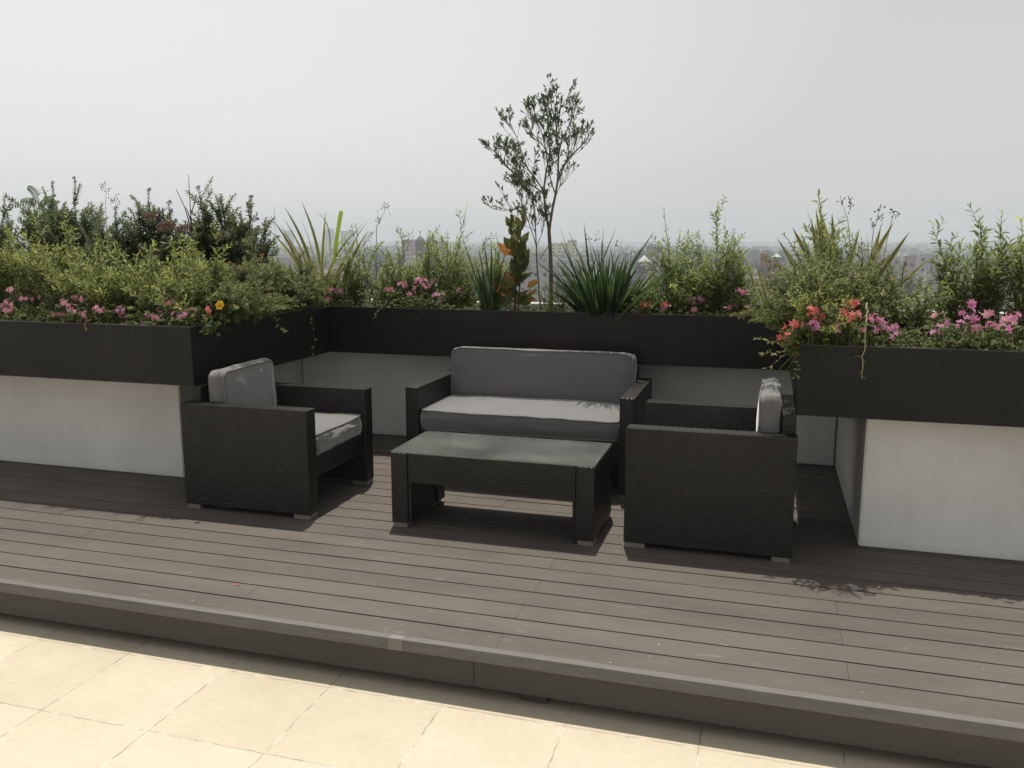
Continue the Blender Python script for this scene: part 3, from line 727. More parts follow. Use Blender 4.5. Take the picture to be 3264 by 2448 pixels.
# small-leaved dense shrubs along the inner side of the left planter
for i, (lb, dx, Y, ty, spd, fl) in enumerate([
 ('dense small-leaved green shrub right of the yellow flower', 505, 4.3, 570, .22, 0),
 ('small-leaved shrub with orange blooms beneath the dark spires', 545, 4.75, 520, .25, 4),
 ('dark small-leaved shrub at the inner edge left of the striped sword plant', 600, 5.0, 528, .25, 2),
 ('rounded dark green shrub before the striped sword plant', 655, 5.25, 540, .23, 2),
 ('low spreading small-leaved shrub hanging over the inner rim', 560, 4.5, 618, .24, 0),
 ('low dark shrub at the foot of the striped sword plant', 640, 5.0, 622, .22, 0),
 ('low leafy shrub in the inner corner of the planters', 690, 5.55, 615, .2, 0)]):
    b0 = soilpt(dx, Y); t = shrub(lb, b0, top_h(dx, ty, Y), spd*(1.3 if i in (0, 1, 4) else 1.1), 300+i, n=34 if i in (0, 1, 4) else 26, L=.031, W=.013, gap=.0098, lm='leaf_small', twigs=10, droop=.25, lean=(.12 if i in (0, 4) else 0, 0), group='dense small-leaved shrubs at the planter corner', basev=.42, low=.5, name='small_leaved_shrub', pairs=True)
    r = random.Random(i)
    for k in range(fl):
        f = put('flower_head', flower_tuft(r, 14, .013), M['petal_orange'], t); an = r.uniform(3.3, 6.1); f.location = V((math.cos(an)*spd*.7, math.sin(an)*spd*.7, (top_h(dx, ty, Y))*r.uniform(.55, .9)))

# ------------------------------------------------------------------ striped sword plants
def dtips(b0, Y, lst, r, a=-.12, b=.12): return [at(x, y, Y+r.uniform(a, b))-b0 for x, y in lst]
r = random.Random(21); Y = 5.7; b0 = soilpt(692, Y)
sp1 = sword_plant('yellow-striped sword-leaved plant at the inner corner left of centre', b0, dtips(b0, Y, [(613, 444), (650, 432), (590, 476), (603, 482), (612, 470), (647, 467), (577, 492), (795, 475), (788, 480), (704, 455), (798, 495), (740, 560), (770, 640), (755, 560), (560, 520), (765, 600)], r), 31, .034, 52, .5, .3, 'striped_sword_plant', ['leaf_flax', 'leaf_flax_edge'], .5, .1, baser=.05, group='striped sword plants')
mb = MB(); q = [at(x, y, Y-.05)-b0 for x, y in ((722, 570), (738, 456))]
blade(mb, q[0], q[1], .062, 8, .02, 0, .8, 0, None, fold=.1, fl=1); put('broken_blade', mb, M['leaf_lime'], sp1, True); mb2 = MB(); q = [at(x, y, Y)-b0 for x, y in ((715, 600), (776, 488), (712, 560), (690, 470), (745, 640), (770, 515))]
blade(mb2, q[0], q[1], .03, 10, .2, 0, .4); mb3 = MB(); blade(mb3, q[2], at(676, 452, Y)-b0, .022, 10, .25, 0, .2); put('curled_blade', mb3, M['leaf_lime'], sp1, True); mb4 = MB(); blade(mb4, q[4], q[5], .035, 9, .1, 0, .2); put('low_blade', mb4, M['leaf_lime'], sp1, True)
put('young_blade', mb2, M['leaf_lime'], sp1, True)
r = random.Random(22); Y = 5.15; b0 = soilpt(1812, Y)
sword_plant('large yellow-striped sword-leaved plant inside the bushy shrub on the right', b0, dtips(b0, Y, [(1740, 450), (1767, 441), (1762, 450), (1711, 490), (1677, 512), (1775, 470), (1797, 458), (1728, 500), (1815, 490), (1857, 494), (1872, 498), (1911, 470), (1932, 478), (1966, 499), (1929, 545), (1752, 470), (1760, 480), (1690, 530), (1905, 480), (1885, 510)], r), 32, .052, 34, .55, .28, 'striped_sword_plant', ['leaf_flax', 'leaf_flax_edge'], .5, .05, baser=.07, group='striped sword plants')
r = random.Random(23); Y = 5.0; b0 = soilpt(1870, Y)
sword_plant('low yellow blades leaning right under the willow-leaved shrubs', b0, dtips(b0, Y, [(2009, 558), (2025, 608), (1995, 575), (1980, 640)], r), 33, .03, 4, .2, .2, 'striped_sword_plant', ['leaf_flax', 'leaf_flax_edge'], .55, .12, baser=.04, group='striped sword plants')
r = random.Random(24); Y = 5.6; b0 = soilpt(1665, Y)
sword_plant('striped sword leaves half hidden in the golden mound shrub', b0, dtips(b0, Y, [(1592, 530), (1630, 560), (1700, 560), (1605, 545)], r), 34, .03, 6, .3, .2, 'striped_sword_plant', ['leaf_flax', 'leaf_flax_edge'], .55, .1, baser=.04, group='striped sword plants')
r = random.Random(25); Y = 4.9; b0 = soilpt(2260, Y)
sword_plant('striped sword leaves entering at the right edge', b0, dtips(b0, Y, [(2196, 535), (2180, 600), (2270, 480), (2300, 500), (2205, 560), (2330, 540)], r), 35, .035, 10, .4, .25, 'striped_sword_plant', ['leaf_flax', 'leaf_flax_edge'], .5, .1, baser=.05, group='striped sword plants')

# ------------------------------------------------------------------ dark green iris clumps
r = random.Random(41); Y = 5.55; b0 = soilpt(1060, Y)
sword_plant('narrow dark green iris clump left of the orange-leaved plant', b0, dtips(b0, Y, [(999, 512), (1033, 530), (1045, 520), (1062, 516), (1080, 530), (1092, 545), (1023, 560), (1098, 570), (1052, 545), (1100, 525), (1155, 558), (1010, 580), (1088, 600), (1070, 560)], r, -.3, .0), 42, .018, 80, .42, .13, 'iris_clump', ['leaf_iris'], 0, .04, baser=.035, group='dark green iris clumps')
r = random.Random(43); Y = 5.56; b0 = soilpt(1303, Y)
sword_plant('wide dark green iris clump with grassy blades behind the sofa', b0, dtips(b0, Y, [(1207, 483), (1227, 496), (1261, 478), (1304, 486), (1332, 491), (1347, 498), (1416, 496), (1391, 523), (1496, 556), (1472, 562), (1152, 559), (1210, 516), (1186, 536), (1245, 530), (1275, 520), (1290, 545), (1300, 515), (1358, 520), (1365, 540), (1376, 545), (1318, 530), (1265, 540), (1232, 545), (1340, 540), (1390, 560), (1440, 590), (1460, 600), (1195, 590), (1385, 600)], r, -.38, .0), 44, .0205, 260, .5, .3, 'iris_clump', ['leaf_iris'], 0, .05, baser=.075, fy=-.08, group='dark green iris clumps')

# ------------------------------------------------------------------ orange-leaved plant
r = random.Random(51); Y = 5.54; b0 = soilpt(1112, Y)
t = thing('amaranth_plant', 'tall red-stemmed plant with large orange and olive leaves left of the tree', 'plant', b0); st, lf = MB(), MB()
for pl, rad in (([(1112, 668), (1112, 600), (1108, 540), (1103, 490), (1104, 455)], .009), ([(1118, 668), (1124, 600), (1122, 540), (1126, 490), (1131, 456)], .007)):
    ps = [at(x, y, Y)-b0 for x, y in pl]; ps[0].z = -.02; dn = []
    for i in range(4): dn += [ps[i].lerp(ps[i+1], k/5) for k in range(5)]
    dn.append(ps[-1]); k = len(dn); st.tube(dn, [rad*(1-.75*i/k) for i in range(k)], 6)
    for i in range(2, k):
        u = i/k
        for q in range(2 if (i % 2 or u < .5) else 1):
            sg = r.choice((-1, 1)); d = V((sg*r.uniform(.25, 1), r.uniform(-.6, .35), r.uniform(.05, 1.1)+u*.9)); L = (.15*(1-u)**.9+.035)*r.uniform(.5, 1.1)
            va = (.95 if .3 < u < .5 and r.random() < .15 else .1 if u < .3 else .36)+r.uniform(-.2, .2)
            lf.leaf(dn[i]+V((0, r.uniform(-.01, .01), r.uniform(-.01, .01))), d, V((r.gauss(0, .5), -1, r.gauss(.3, .4))), L, L*.55, 0, min(1, max(0, va)), r.uniform(-.1, .6))
for (x, y, dx_, dz, L) in ((1085, 625, -.5, .25, .15), (1100, 600, -.35, .5, .12), (1152, 612, .7, .45, .1), (1146, 645, .8, .0, .09), (1150, 632, .5, .3, .08)):
    p = at(x, y, Y-.03)-b0; lf.leaf(p-V((dx_, 0, dz)).normalized()*L*.5, V((dx_, -.15, dz)), V((.2, -1, .4)), L, L*.5, 0, r.uniform(.7, 1), .25)
put('stems', st, M['stem_red'], t, True); put('leaves', lf, M['leaf_celosia'], t, False)

# ------------------------------------------------------------------ slender tree
r = random.Random(61); Y = 5.95; b0 = soilpt(1190, Y)
t = thing('slender_tree', 'slender young tree with sparse airy crown standing above the rear planter', 'tree', b0); st, lf = MB(), MB()
limbs = [  # photograph polylines (dx, dy), depth drift, start and end radius
 ([(1190, 672), (1191, 625), (1190, 570), (1188, 530), (1186, 500)], 0, .017, .0125),
 ([(1186, 500), (1192, 460), (1200, 420), (1205, 385), (1206, 350), (1204, 305), (1200, 262), (1191, 228), (1188, 192)], -.1, .011, .002),
 ([(1186, 500), (1180, 460), (1175, 415), (1180, 370), (1187, 335), (1186, 300), (1183, 255), (1178, 230)], .15, .010, .002),
 ([(1175, 415), (1160, 390), (1145, 370), (1128, 350), (1108, 335), (1090, 325)], .1, .006, .0018),
 ([(1176, 420), (1150, 400), (1130, 392), (1110, 375), (1088, 350), (1070, 328), (1060, 322)], -.18, .006, .0015),
 ([(1206, 390), (1222, 350), (1245, 325), (1262, 308), (1276, 290)], .12, .006, .0015),
 ([(1210, 368), (1228, 345), (1240, 318), (1245, 290)], -.15, .005, .0015),
 ([(1200, 420), (1190, 390), (1183, 350), (1176, 310), (1165, 275), (1150, 250), (1140, 240)], -.05, .005, .0015),
 ([(1188, 340), (1170, 310), (1152, 290), (1142, 270)], .2, .004, .0013),
 ([(1206, 340), (1215, 300), (1230, 270), (1240, 245), (1243, 218)], .1, .005, .0013),
 ([(1200, 260), (1210, 235), (1222, 225)], -.1, .003, .0012),
 ([(1130, 352), (1125, 320), (1115, 295), (1108, 278), (1100, 268)], .1, .004, .0013),
 ([(1170, 665), (1164, 620), (1160, 570), (1158, 520), (1156, 480), (1155, 445)], .1, .007, .003),
 ([(1155, 445), (1145, 420), (1128, 405), (1120, 395)], .1, .003, .0012),
 ([(1156, 470), (1130, 456), (1105, 452), (1088, 455), (1070, 452), (1058, 447)], -.1, .003, .0012),
 ([(1160, 530), (1172, 500), (1178, 470), (1174, 440)], .05, .003, .0012),
 ([(1158, 500), (1140, 490), (1125, 487), (1112, 480)], .1, .0025, .001),
 ([(1166, 560), (1186, 530)], .0, .003, .0025),
 ([(1160, 535), (1142, 480), (1124, 430), (1108, 395)], -.12, .004, .0013),
 ([(1157, 480), (1151, 440), (1141, 400), (1124, 366)], .15, .0035, .0012),
 ([(1184, 485), (1168, 445), (1152, 424), (1134, 408)], -.08, .0035, .0012),
 ([(1197, 440), (1206, 410), (1222, 385), (1230, 362)], .1, .003, .0011),
]
def cluster(p, d, n_, L):
    for k in range(n_):
        e = (d*1.1+V((r.gauss(0, .55), r.gauss(0, .55), r.gauss(.15, .5)))).normalized()
        q = p-d*(.035*r.random())
        lf.leaf(q, e, V((r.gauss(0, .6), r.gauss(-.4, .6), 1)), L*r.uniform(.65, 1.1), L*.34, 0, r.random(), .1)
for li, (pl, drift, ra, rb) in enumerate(limbs):
    n_ = len(pl); ps = [at(x, y, Y+drift*(i/(n_-1)))-b0 for i, (x, y) in enumerate(pl)]
    if li in (0, 12): ps[0].z = -.03
    dn = []
    for i in range(n_-1):
        a0, a1, a2, a3 = ps[max(0, i-1)], ps[i], ps[i+1], ps[min(n_-1, i+2)]
        for k in range(6):
            u = k/6; dn.append(.5*((2*a1)+(a2-a0)*u+(2*a0-5*a1+4*a2-a3)*u*u+(3*a1-a0-3*a2+a3)*u**3))
    dn.append(ps[-1]); k = len(dn)
    st.tube(dn, [ra+(rb-ra)*(i/k)**.8 for i in range(k)], 7)
    if li in (0, 17): continue
    nt = {1: 30, 2: 28, 3: 20, 4: 28, 5: 12, 6: 11, 7: 21, 8: 12, 9: 12, 10: 5, 11: 9, 12: 7, 13: 10, 14: 7, 15: 11, 16: 6, 18: 13, 19: 12, 20: 12, 21: 7}[li]
    for q in range(nt):
        u = r.uniform(.3 if li in (1, 2) else .25, 1) if li != 12 else r.uniform(.6, 1)
        i = min(k-2, int(u*(k-1))); T = (dn[i+1]-dn[i]).normalized(); x = T.orthogonal().normalized(); y = T.cross(x); a = r.random()*6.28
        d = (T*.7+(x*math.cos(a)+y*math.sin(a))*.75+V((0, 0, .55))).normalized(); ln = r.uniform(.08, .25)*(1.25-1.0*u)
        pe = dn[i]+d*ln+V((0, 0, .03)); tp = curve(dn[i], dn[i]+d*ln*.55, pe, 5, r, .004)
        st.tube(tp, [.0022, .0019, .0016, .0013, .001], 4)
        cluster(pe, (tp[-1]-tp[-2]).normalized(), r.randint(3, 6), .034)
        for z in range(r.randint(1, 3)):
            jj = r.randint(2, 3); e = (d+V((r.gauss(0, .6), r.gauss(0, .6), .3))).normalized(); p2 = tp[jj]+e*r.uniform(.03, .08)
            st.tube([tp[jj], (tp[jj]+p2)/2, p2], [.0013, .0012, .001], 4); cluster(p2, e, r.randint(4, 6), .03)
put('trunk', st, M['bark'], t, True); put('crown', lf, M['leaf_tree'], t)

# ------------------------------------------------------------------ thin shrubs of the rear planter
RG = 'thin leafy shrubs in the rear planter'
rear = [
 ('narrow pale shrub with pointed tip right of the striped sword plant', 770, 5.7, 768, 482, .14, 8, .5),
 ('twiggy green shrub under the bare seed stalk', 832, 5.7, 835, 545, .2, 10, .5),
 ('pointed leafy shrub in front of the twin church towers left side', 872, 5.75, 869, 496, .15, 8, .5),
 ('open shrub whose shoot crosses the twin church towers', 925, 5.8, 926, 505, .14, 8, .5),
 ('tall wispy shrub with one long arching shoot left of the small iris', 970, 5.75, 1009, 446, .17, 9, .45),
 ('sparse twiggy shrub just left of the small iris clump', 1010, 5.8, 1050, 512, .12, 6, .5),
 ('pale shrub tip rising behind the small iris clump', 1075, 5.95, 1075, 515, .08, 5, .6),
 ('feathery low bright green shrub at the foot of the tree', 1200, 5.6, 1205, 590, .15, 16, .5),
 ('tall two-stemmed leafy shrub right of the large iris clump', 1450, 5.75, 1433, 450, .12, 7, .45),
 ('leafy shrub with a bending tip beside the tall two-stemmed one', 1466, 5.8, 1488, 496, .1, 6, .5),
 ('broad-leaved low shrub in front of the far dark tree', 1505, 5.65, 1498, 580, .14, 9, .6),
 ('tall pyramid-shaped leafy shrub with a single pointed leader', 1545, 5.7, 1552, 432, .17, 15, .35),
 ('short leafy shoot between the pyramid shrub and the golden mound', 1590, 5.75, 1584, 522, .1, 6, .55),
 ('twiggy undershrub right of the large iris base', 1415, 5.6, 1412, 585, .13, 8, .5),
 ('low olive shrub at the right foot of the corner striped sword plant', 752, 5.75, 750, 572, .13, 10, .5),
 ('low leafy shrub directly behind the small heads under the seed stalk', 850, 5.85, 855, 572, .14, 10, .5),
 ('low leafy shrub behind the largest rear pink cluster', 905, 5.9, 905, 560, .13, 10, .5),
 ('low twiggy shrub between the wispy shoot and small iris', 990, 5.7, 985, 588, .13, 9, .5),
 ('low leafy shrub behind the coral pink pair of blooms', 1395, 5.85, 1392, 605, .12, 9, .5),
 ('low leafy shrub behind the scattered pink blooms at right', 1600, 5.7, 1602, 585, .13, 11, .5),
 ('low green shrub filling behind the magenta rear bloom', 1500, 5.9, 1515, 598, .12, 9, .5),
]
for i, (lb, bx, Y, tx, ty, spd, ns, lo) in enumerate(rear):
    b0 = soilpt(bx, Y); tp = at(tx, ty, Y); fe = i == 7
    dn_ = i in (10, 11)
    shrub(lb, b0, tp.z-SOIL, spd*1.45, 400+i, n=ns+6, L=.024 if fe else .047, W=.0035 if fe else (.022 if i == 10 else .0135), gap=.0075 if fe else (.0105 if dn_ else .0135), lm='leaf_willow' if not fe else 'leaf_light', group=RG, twigs=8 if dn_ else 6, top=(tp.x-b0.x, 0), low=lo*.8, basev=.55, name='thin_shrub', sr=.003)
Y = 5.8
dry_stalk('bare grey seed stalk with knobbly heads against the sky left of the church', soilpt(811, Y), [soilpt(811, Y), at(812, 560, Y), at(814, 490, Y), at(817, 483, Y), at(826, 466, Y), at(833, 452, Y)], [at(832, 446, Y), at(838, 447, Y), at(816, 468, Y), at(820, 477, Y)], 3, .0028)
dry_stalk('thin flower stalk with pale buds rising in the large iris clump', soilpt(1285, 5.6), [soilpt(1285, 5.6), at(1278, 560, 5.6), at(1272, 512, 5.6)], [at(1270, 512, 5.6), at(1289, 515, 5.6), at(1330, 528, 5.6)], 4, .002)
# golden mound and bushy shrub on the right
for i, (lb, bx, Y, tx, ty, spd, n_, dr, lm, L) in enumerate([
 ('golden-green arching mound shrub where rear and right planters meet', 1645, 5.5, 1648, 558, .32, 26, .45, 'leaf_gold', .026),
 ('low golden shrub spilling forward over the planter corner', 1672, 4.75, 1668, 622, .24, 18, .5, 'leaf_gold', .027),
 ('big bushy mid-green shrub covering the right striped sword plant', 1768, 4.6, 1770, 490, .38, 42, .25, 'leaf_small', .03),
 ('bright green leafy shoots at the front of the big bushy shrub', 1765, 4.35, 1755, 570, .2, 15, .15, 'leaf_light', .03),
 ('olive bushy shrub right of the big bushy shrub', 1862, 4.75, 1860, 515, .3, 28, .2, 'leaf_small', .029),
 ('brown-tipped bushy shrub left side of the big bushy shrub', 1712, 4.7, 1690, 500, .26, 26, .2, 'leaf_gold', .026),
 ('small-leaved low shrub below the long yellow blades', 1930, 4.6, 1940, 620, .22, 13, .2, 'leaf_willow', .03)]):
    ln = -.2 if i in (2, 3, 4) else -.06 if i == 1 else 0; lx_ = -.2 if i == 1 else 0; b0 = soilpt(bx, Y-(.1 if ln else 0)); tp = at(tx, ty, b0.y+ln)
    shrub(lb, b0, tp.z-SOIL, spd, 500+i, lean=(lx_, ln), n=n_, L=L*1.2, W=L*.44, gap=.01, lm=lm, twigs=10, droop=dr, top=(tp.x-b0.x, ln), group='bushy shrubs on the right planter', low=.45, basev=.45, name='bushy_shrub', pairs=(i < 2))
for i, (lb, bx, Y, tx, ty, spd, n_, lo) in enumerate([
 ('tall shoot with broad leaves rising highest out of the bushy shrub', 1795, 4.7, 1768, 418, .1, 4, .75),
 ('leafy shoot leaning left with dark tip cluster above the bushy shrub', 1765, 4.75, 1735, 505, .1, 4, .8),
 ('leafy shoot leaning right above the bushy shrub', 1800, 4.75, 1850, 500, .1, 4, .75),
 ('willow-leaved shrub with dark nodding tip right of the long yellow blades', 2070, 4.8, 2012, 478, .13, 6, .55),
 ('willow-leaved shrub in the middle of the right planter', 2055, 4.7, 2075, 535, .15, 9, .5),
 ('willow-leaved shrub with a yellow-green tip near the right edge', 2120, 4.65, 2116, 462, .13, 8, .55),
 ('willow-leaved shrub whose long shoots arch right at the right edge', 2150, 4.7, 2166, 452, .16, 8, .6),
 ('willow-leaved shrub cut by the right edge of the photo', 2215, 4.6, 2205, 470, .14, 9, .6),
 ('small willow-leaved shrub behind the magenta flowers of the right planter', 1990, 4.55, 1985, 600, .15, 10, .5)]):
    b0 = soilpt(bx, Y); tp = at(tx, ty, Y)
    shrub(lb, b0, tp.z-SOIL, spd, 540+i, n=n_, L=.06, W=.0165, gap=.017, lm='leaf_willow', group='willow-leaved shrubs on the right planter', twigs=6, top=(tp.x-b0.x, 0), low=lo, basev=.4, name='willow_leaved_shrub', sr=.0035)
for i, (lb, pts, hd) in enumerate([
 ('paired seed stalks above the right of the bushy shrub', [(1830, 600), (1836, 500), (1829, 470), (1818, 436)], [(1818, 432), (1836, 434), (1838, 444)]),
 ('knobbly seed stalk left of the right striped blades', [(1880, 600), (1885, 500), (1895, 475), (1899, 456)], [(1899, 452), (1884, 488), (1893, 472)]),
 ('seed stalk standing above the rightmost striped blades', [(1900, 600), (1915, 520), (1926, 475), (1930, 458)], [(1929, 454), (1935, 462)])]):
    Y = 5.0; dry_stalk(lb, soilpt(pts[0][0], Y), [soilpt(pts[0][0], Y)]+[at(x, y, Y) for x, y in pts], [at(x, y, Y) for x, y in hd], 10+i, .0024)

# ------------------------------------------------------------------ geraniums
P_, G_, D_ = 'petal_pink', 'petal_magenta', 'petal_red'
ger = [
 ('pink geranium at the left edge of the photo', 4.0, [(24, 629, .03, P_), (19, 653, .032, P_), (20, 667, .034, P_), (6, 664, .028, P_), (-14, 640, .03, P_)]),
 ('pink geranium with one small head left of the biggest pink cluster', 4.05, [(58, 648, .035, P_), (84, 686, .022, G_), (93, 641, .022, P_)]),
 ('biggest pink geranium cluster at the left rim', 4.0, [(142, 655, .042, P_), (160, 668, .04, P_), (160, 643, .022, P_), (122, 680, .026, P_), (139, 681, .028, P_)]),
 ('pink geranium with a head drooping over the left rim', 3.99, [(187, 678, .036, P_), (184, 647, .03, P_), (181, 693, .02, P_)]),
 ('single bright pink geranium right of the biggest pink cluster', 4.0, [(215, 669, .04, P_)]),
 ('lone mauve geranium in the middle of the left rim', 4.0, [(262, 670, .03, G_), (265, 680, .024, G_)]),
 ('pink geranium trio low on the rim right of the mauve one', 4.0, [(317, 683, .03, P_), (341, 683, .034, P_), (312, 698, .026, G_), (352, 680, .02, P_)]),
 ('pink geranium with one raised head above dry stems', 4.0, [(365, 651, .026, P_), (386, 667, .024, P_), (382, 681, .026, P_), (396, 680, .022, P_), (418, 674, .032, P_)]),
 ('coral red geranium touching the yellow flower', 3.98, [(455, 668, .032, D_)]),
 ('pink geranium at the planter corner below the striped sword plant', 5.54, [(733, 629, .038, P_), (715, 645, .028, G_), (718, 627, .018, P_)]),
 ('small pink geranium heads under the bare seed stalk', 5.57, [(841, 624, .026, P_), (835, 626, .02, P_), (840, 650, .032, P_)]),
 ('tall pale pink geranium cluster below the church towers', 5.55, [(866, 617, .034, P_), (873, 617, .026, P_), (888, 633, .03, P_), (893, 622, .02, P_)]),
 ('largest pink geranium cluster of the rear planter with dry stems', 5.57, [(905, 609, .04, P_), (923, 615, .032, P_), (931, 608, .03, P_), (915, 606, .03, P_)]),
 ('magenta geranium right of the largest rear pink cluster', 5.54, [(944, 640, .042, G_), (954, 653, .024, P_), (926, 651, .016, P_)]),
 ('faint pink geranium blooms beside the small iris clump', 5.6, [(993, 626, .022, P_), (966, 644, .018, P_)]),
 ('coral pink geranium pair right of the large iris clump', 5.54, [(1372, 662, .036, D_), (1396, 659, .042, D_), (1402, 650, .022, D_)]),
 ('small rose geranium left of the pyramid shrub', 5.55, [(1438, 660, .034, D_), (1430, 668, .02, P_)]),
 ('magenta geranium in front of the pyramid shrub', 5.54, [(1496, 650, .034, G_), (1514, 645, .036, G_), (1499, 669, .028, P_)]),
 ('scattered pink geranium blooms before the golden mound', 5.54, [(1577, 665, .028, P_), (1590, 660, .02, P_), (1614, 668, .028, P_), (1599, 629, .026, P_), (1608, 632, .018, P_)]),
 ('coral geranium hanging over the left corner of the right planter', 4.02, [(1719, 698, .026, D_), (1709, 701, .024, D_), (1701, 713, .026, D_), (1689, 730, .024, D_), (1737, 704, .014, D_)]),
 ('tall red geranium above the right planter corner', 4.0, [(1749, 673, .03, D_), (1759, 669, .022, D_), (1755, 682, .02, D_), (1773, 685, .016, D_)]),
 ('magenta geranium at the right planter corner', 4.0, [(1757, 702, .03, G_), (1768, 704, .03, G_)]),
 ('bright red geranium cluster inside the bushy shrub', 4.0, [(1839, 685, .046, D_), (1836, 659, .03, D_), (1819, 674, .022, D_), (1846, 656, .02, D_)]),
 ('single magenta geranium bloom on a bent stem', 4.02, [(1812, 709, .03, G_)]),
 ('magenta geranium cluster beside the long hanging stem', 4.1, [(1887, 691, .036, P_), (1907, 690, .024, G_), (1923, 707, .04, G_), (1885, 711, .032, G_), (1861, 718, .024, G_), (1932, 724, .03, G_)]),
 ('low magenta geranium right of the hanging-stem cluster', 4.1, [(2017, 721, .036, G_), (2033, 697, .03, G_), (2026, 686, .026, P_)]),
 ('tall magenta geranium in the middle of the right planter', 4.15, [(2073, 702, .038, G_), (2087, 678, .036, G_), (2098, 656, .022, G_)]),
 ('broad flat pink geranium heads near the right edge', 4.1, [(2108, 711, .036, G_), (2139, 706, .034, P_), (2134, 679, .028, P_), (2108, 688, .022, G_)]),
 ('large pink geranium cluster beside the orange block', 4.1, [(2180, 699, .046, P_), (2171, 712, .03, G_), (2192, 684, .028, G_)]),
]
for i, (lb, Y, hd) in enumerate(ger):
    pelargonium(lb, Y, hd, 600+i, extra=4 if i in (2, 7, 12, 19, 24, 27) else 1, nleaf=150)
# yellow flower
Y = 3.99; c = at(477, 660, Y); b0 = V((min(c.x+.02, XL-.03), Y+.06, SOIL-.01))
t = thing('yellow_flower', 'single open yellow flower at the left planter corner', 'flower', b0); st, fb, cn = MB(), MB(), MB(); q = c-b0
st.tube(curve(V((0, 0, 0)), V((q.x, 0, q.z*.6)), q, 6), .0016, 5)
d = V((.1, -1, .35)).normalized(); x = d.orthogonal().normalized(); y = d.cross(x)
for j in range(6):
    a = j*6.283/6+.2; e = x*math.cos(a)+y*math.sin(a)+d*.3; fb.leaf(q, e, d, .031, .029, 0, .4+.1*j, -.1)
cn.lathe([(0, .004), (.004, .003), (.005, 0), (0, -.003)], 8, q+d*.006)
put('stem', st, M['stem_green'], t, True); put('petals', fb, M['petal_yellow'], t); put('flower_centre', cn, M['petal_orange'], t, True)

# ------------------------------------------------------------------ trailing shoots
vine('leafy vine shoot hanging out from the inner side of the left planter', [atx(588, 668, XL+.015)]+[atx(x, y, XL+.03+.02*k) for k, (x, y) in enumerate(((590, 688), (603, 703), (618, 712), (626, 718)))], 1, .042, .022, 8, rad=.0026)
vine('thin vine dangling down the inner side of the left planter', [atx(670, 660, XL+.02), atx(678, 700, XL+.03), atx(679, 740, XL+.03), atx(678, 775, XL+.035)], 2, .034, .015, 6)
vine('short dry sprig hanging over the rear planter rim', [at(826, 660, YBK-.01), at(822, 668, YBK-.03), at(812, 680, YBK-.035), at(807, 692, YBK-.035)], 3, .02, .01, 8, lm='leaf_small')
vine('tiny dry sprig hanging over the left planter rim', [at(186, 690, YL-.005), at(183, 704, YL-.02), at(190, 713, YL-.025)], 4, .02, .01, 7, 'stem_dry', 'leaf_red')
vine('long pale bare stem hanging down the front of the right planter', [at(1874, 655, YR+.08), at(1872, 700, YR-.02), at(1867, 745, YR-.03), at(1863, 785, YR-.03), at(1862, 818, YR-.028)], 5, .035, .004, 9, 'stem_pale', 'leaf_small', .0045)
for i, (lb, pl, L, W, nl) in enumerate([
 ('leafy sprig reaching left from the right planter corner, upper', [(1745, 735), (1700, 742), (1665, 738), (1625, 727)], .024, .011, 30),
 ('leafy sprig reaching left from the right planter corner, lower', [(1745, 745), (1705, 757), (1670, 762), (1640, 765)], .022, .01, 26),
 ('bent stem with few leaves drooping below the lower sprig', [(1735, 750), (1690, 770), (1665, 790), (1648, 800)], .02, .008, 7),
 ('dangling shoot beside the right planter corner', [(1735, 742), (1727, 765), (1722, 795), (1717, 815), (1722, 812)], .024, .01, 14)]):
    ps = [at(x, y, YR+.02-.02*k) for k, (x, y) in enumerate(pl)]; vine(lb, ps, 20+i, L, W, nl, lm='leaf_gold', rad=.0022)
Y = YR+.03; b0 = at(1742, 738, Y); t = thing('grass_tuft', 'green grass blades drooping left of the right planter corner', 'grass', b0); mb = MB()
for (x, y, w) in ((1660, 737, .006), (1645, 732, .004), (1670, 812, .006), (1692, 808, .005), (1700, 742, .005)): blade(mb, V((0, 0, 0)), at(x, y, Y-.06)-b0, w, 8, .12, 0, .9)
put('blades', mb, M['leaf_lime'], t, True)
Y = 5.51; b0 = soilpt(1330, Y); t = thing('grass_tuft', 'pale grass tuft at the foot of the large iris clump', 'grass', b0); mb = MB(); r = random.Random(5)
for k in range(34): blade(mb, V((r.uniform(-.12, .16), r.uniform(-.02, .05), 0)), V((r.uniform(-.2, .24), r.uniform(-.12, .05), r.uniform(.03, .16))), .007, 6, .2, 0, r.random())
put('blades', mb, M['leaf_fern'], t, True)

# ------------------------------------------------------------------ ground cover in the planters
def cover(name, x0, x1, y0, y1, n_, seed, front=.6, hmax=.09):
    r = random.Random(seed); mb = MB()
    for i in range(n_):
        x = r.uniform(x0, x1); v = r.random()**(1/(1-front*.8)) ; y = y0+(y1-y0)*v
        dens = noise.noise(V((x*3, y*3, 3)))
        z = SOIL+r.uniform(.0, hmax*1.35)*(.6+.8*max(-.5, dens)); p = V((x, y, z))
        a = r.random()*6.28; d = V((math.cos(a), math.sin(a)-.4, r.uniform(-.2, .6))); L = r.uniform(.012, .026); nrm = V((r.gauss(0, .4), r.gauss(-.3, .4), 1)).normalized()
        for k in (-.7, 0, .7): mb.leaf(p, Matrix.Rotation(k, 3, nrm) @ d, nrm, L, L*.6, 0, r.random()*.9+.1*r.random(), .2)
    o = put('ground_cover', mb, M['leaf_ground']); tag(o, name, 'ground cover', kind='stuff')
cover('low green ground cover along the left planter', -8.5, XL-.02, YL+.015, 5.6, 7600, 1)
cover('low green ground cover along the rear planter', XL, XR, YBK+.015, 6.3, 3200, 2, .7)
cover('low green ground cover along the right planter', XR+.02, 3.4, YR+.015, 5.4, 5600, 3, .7)
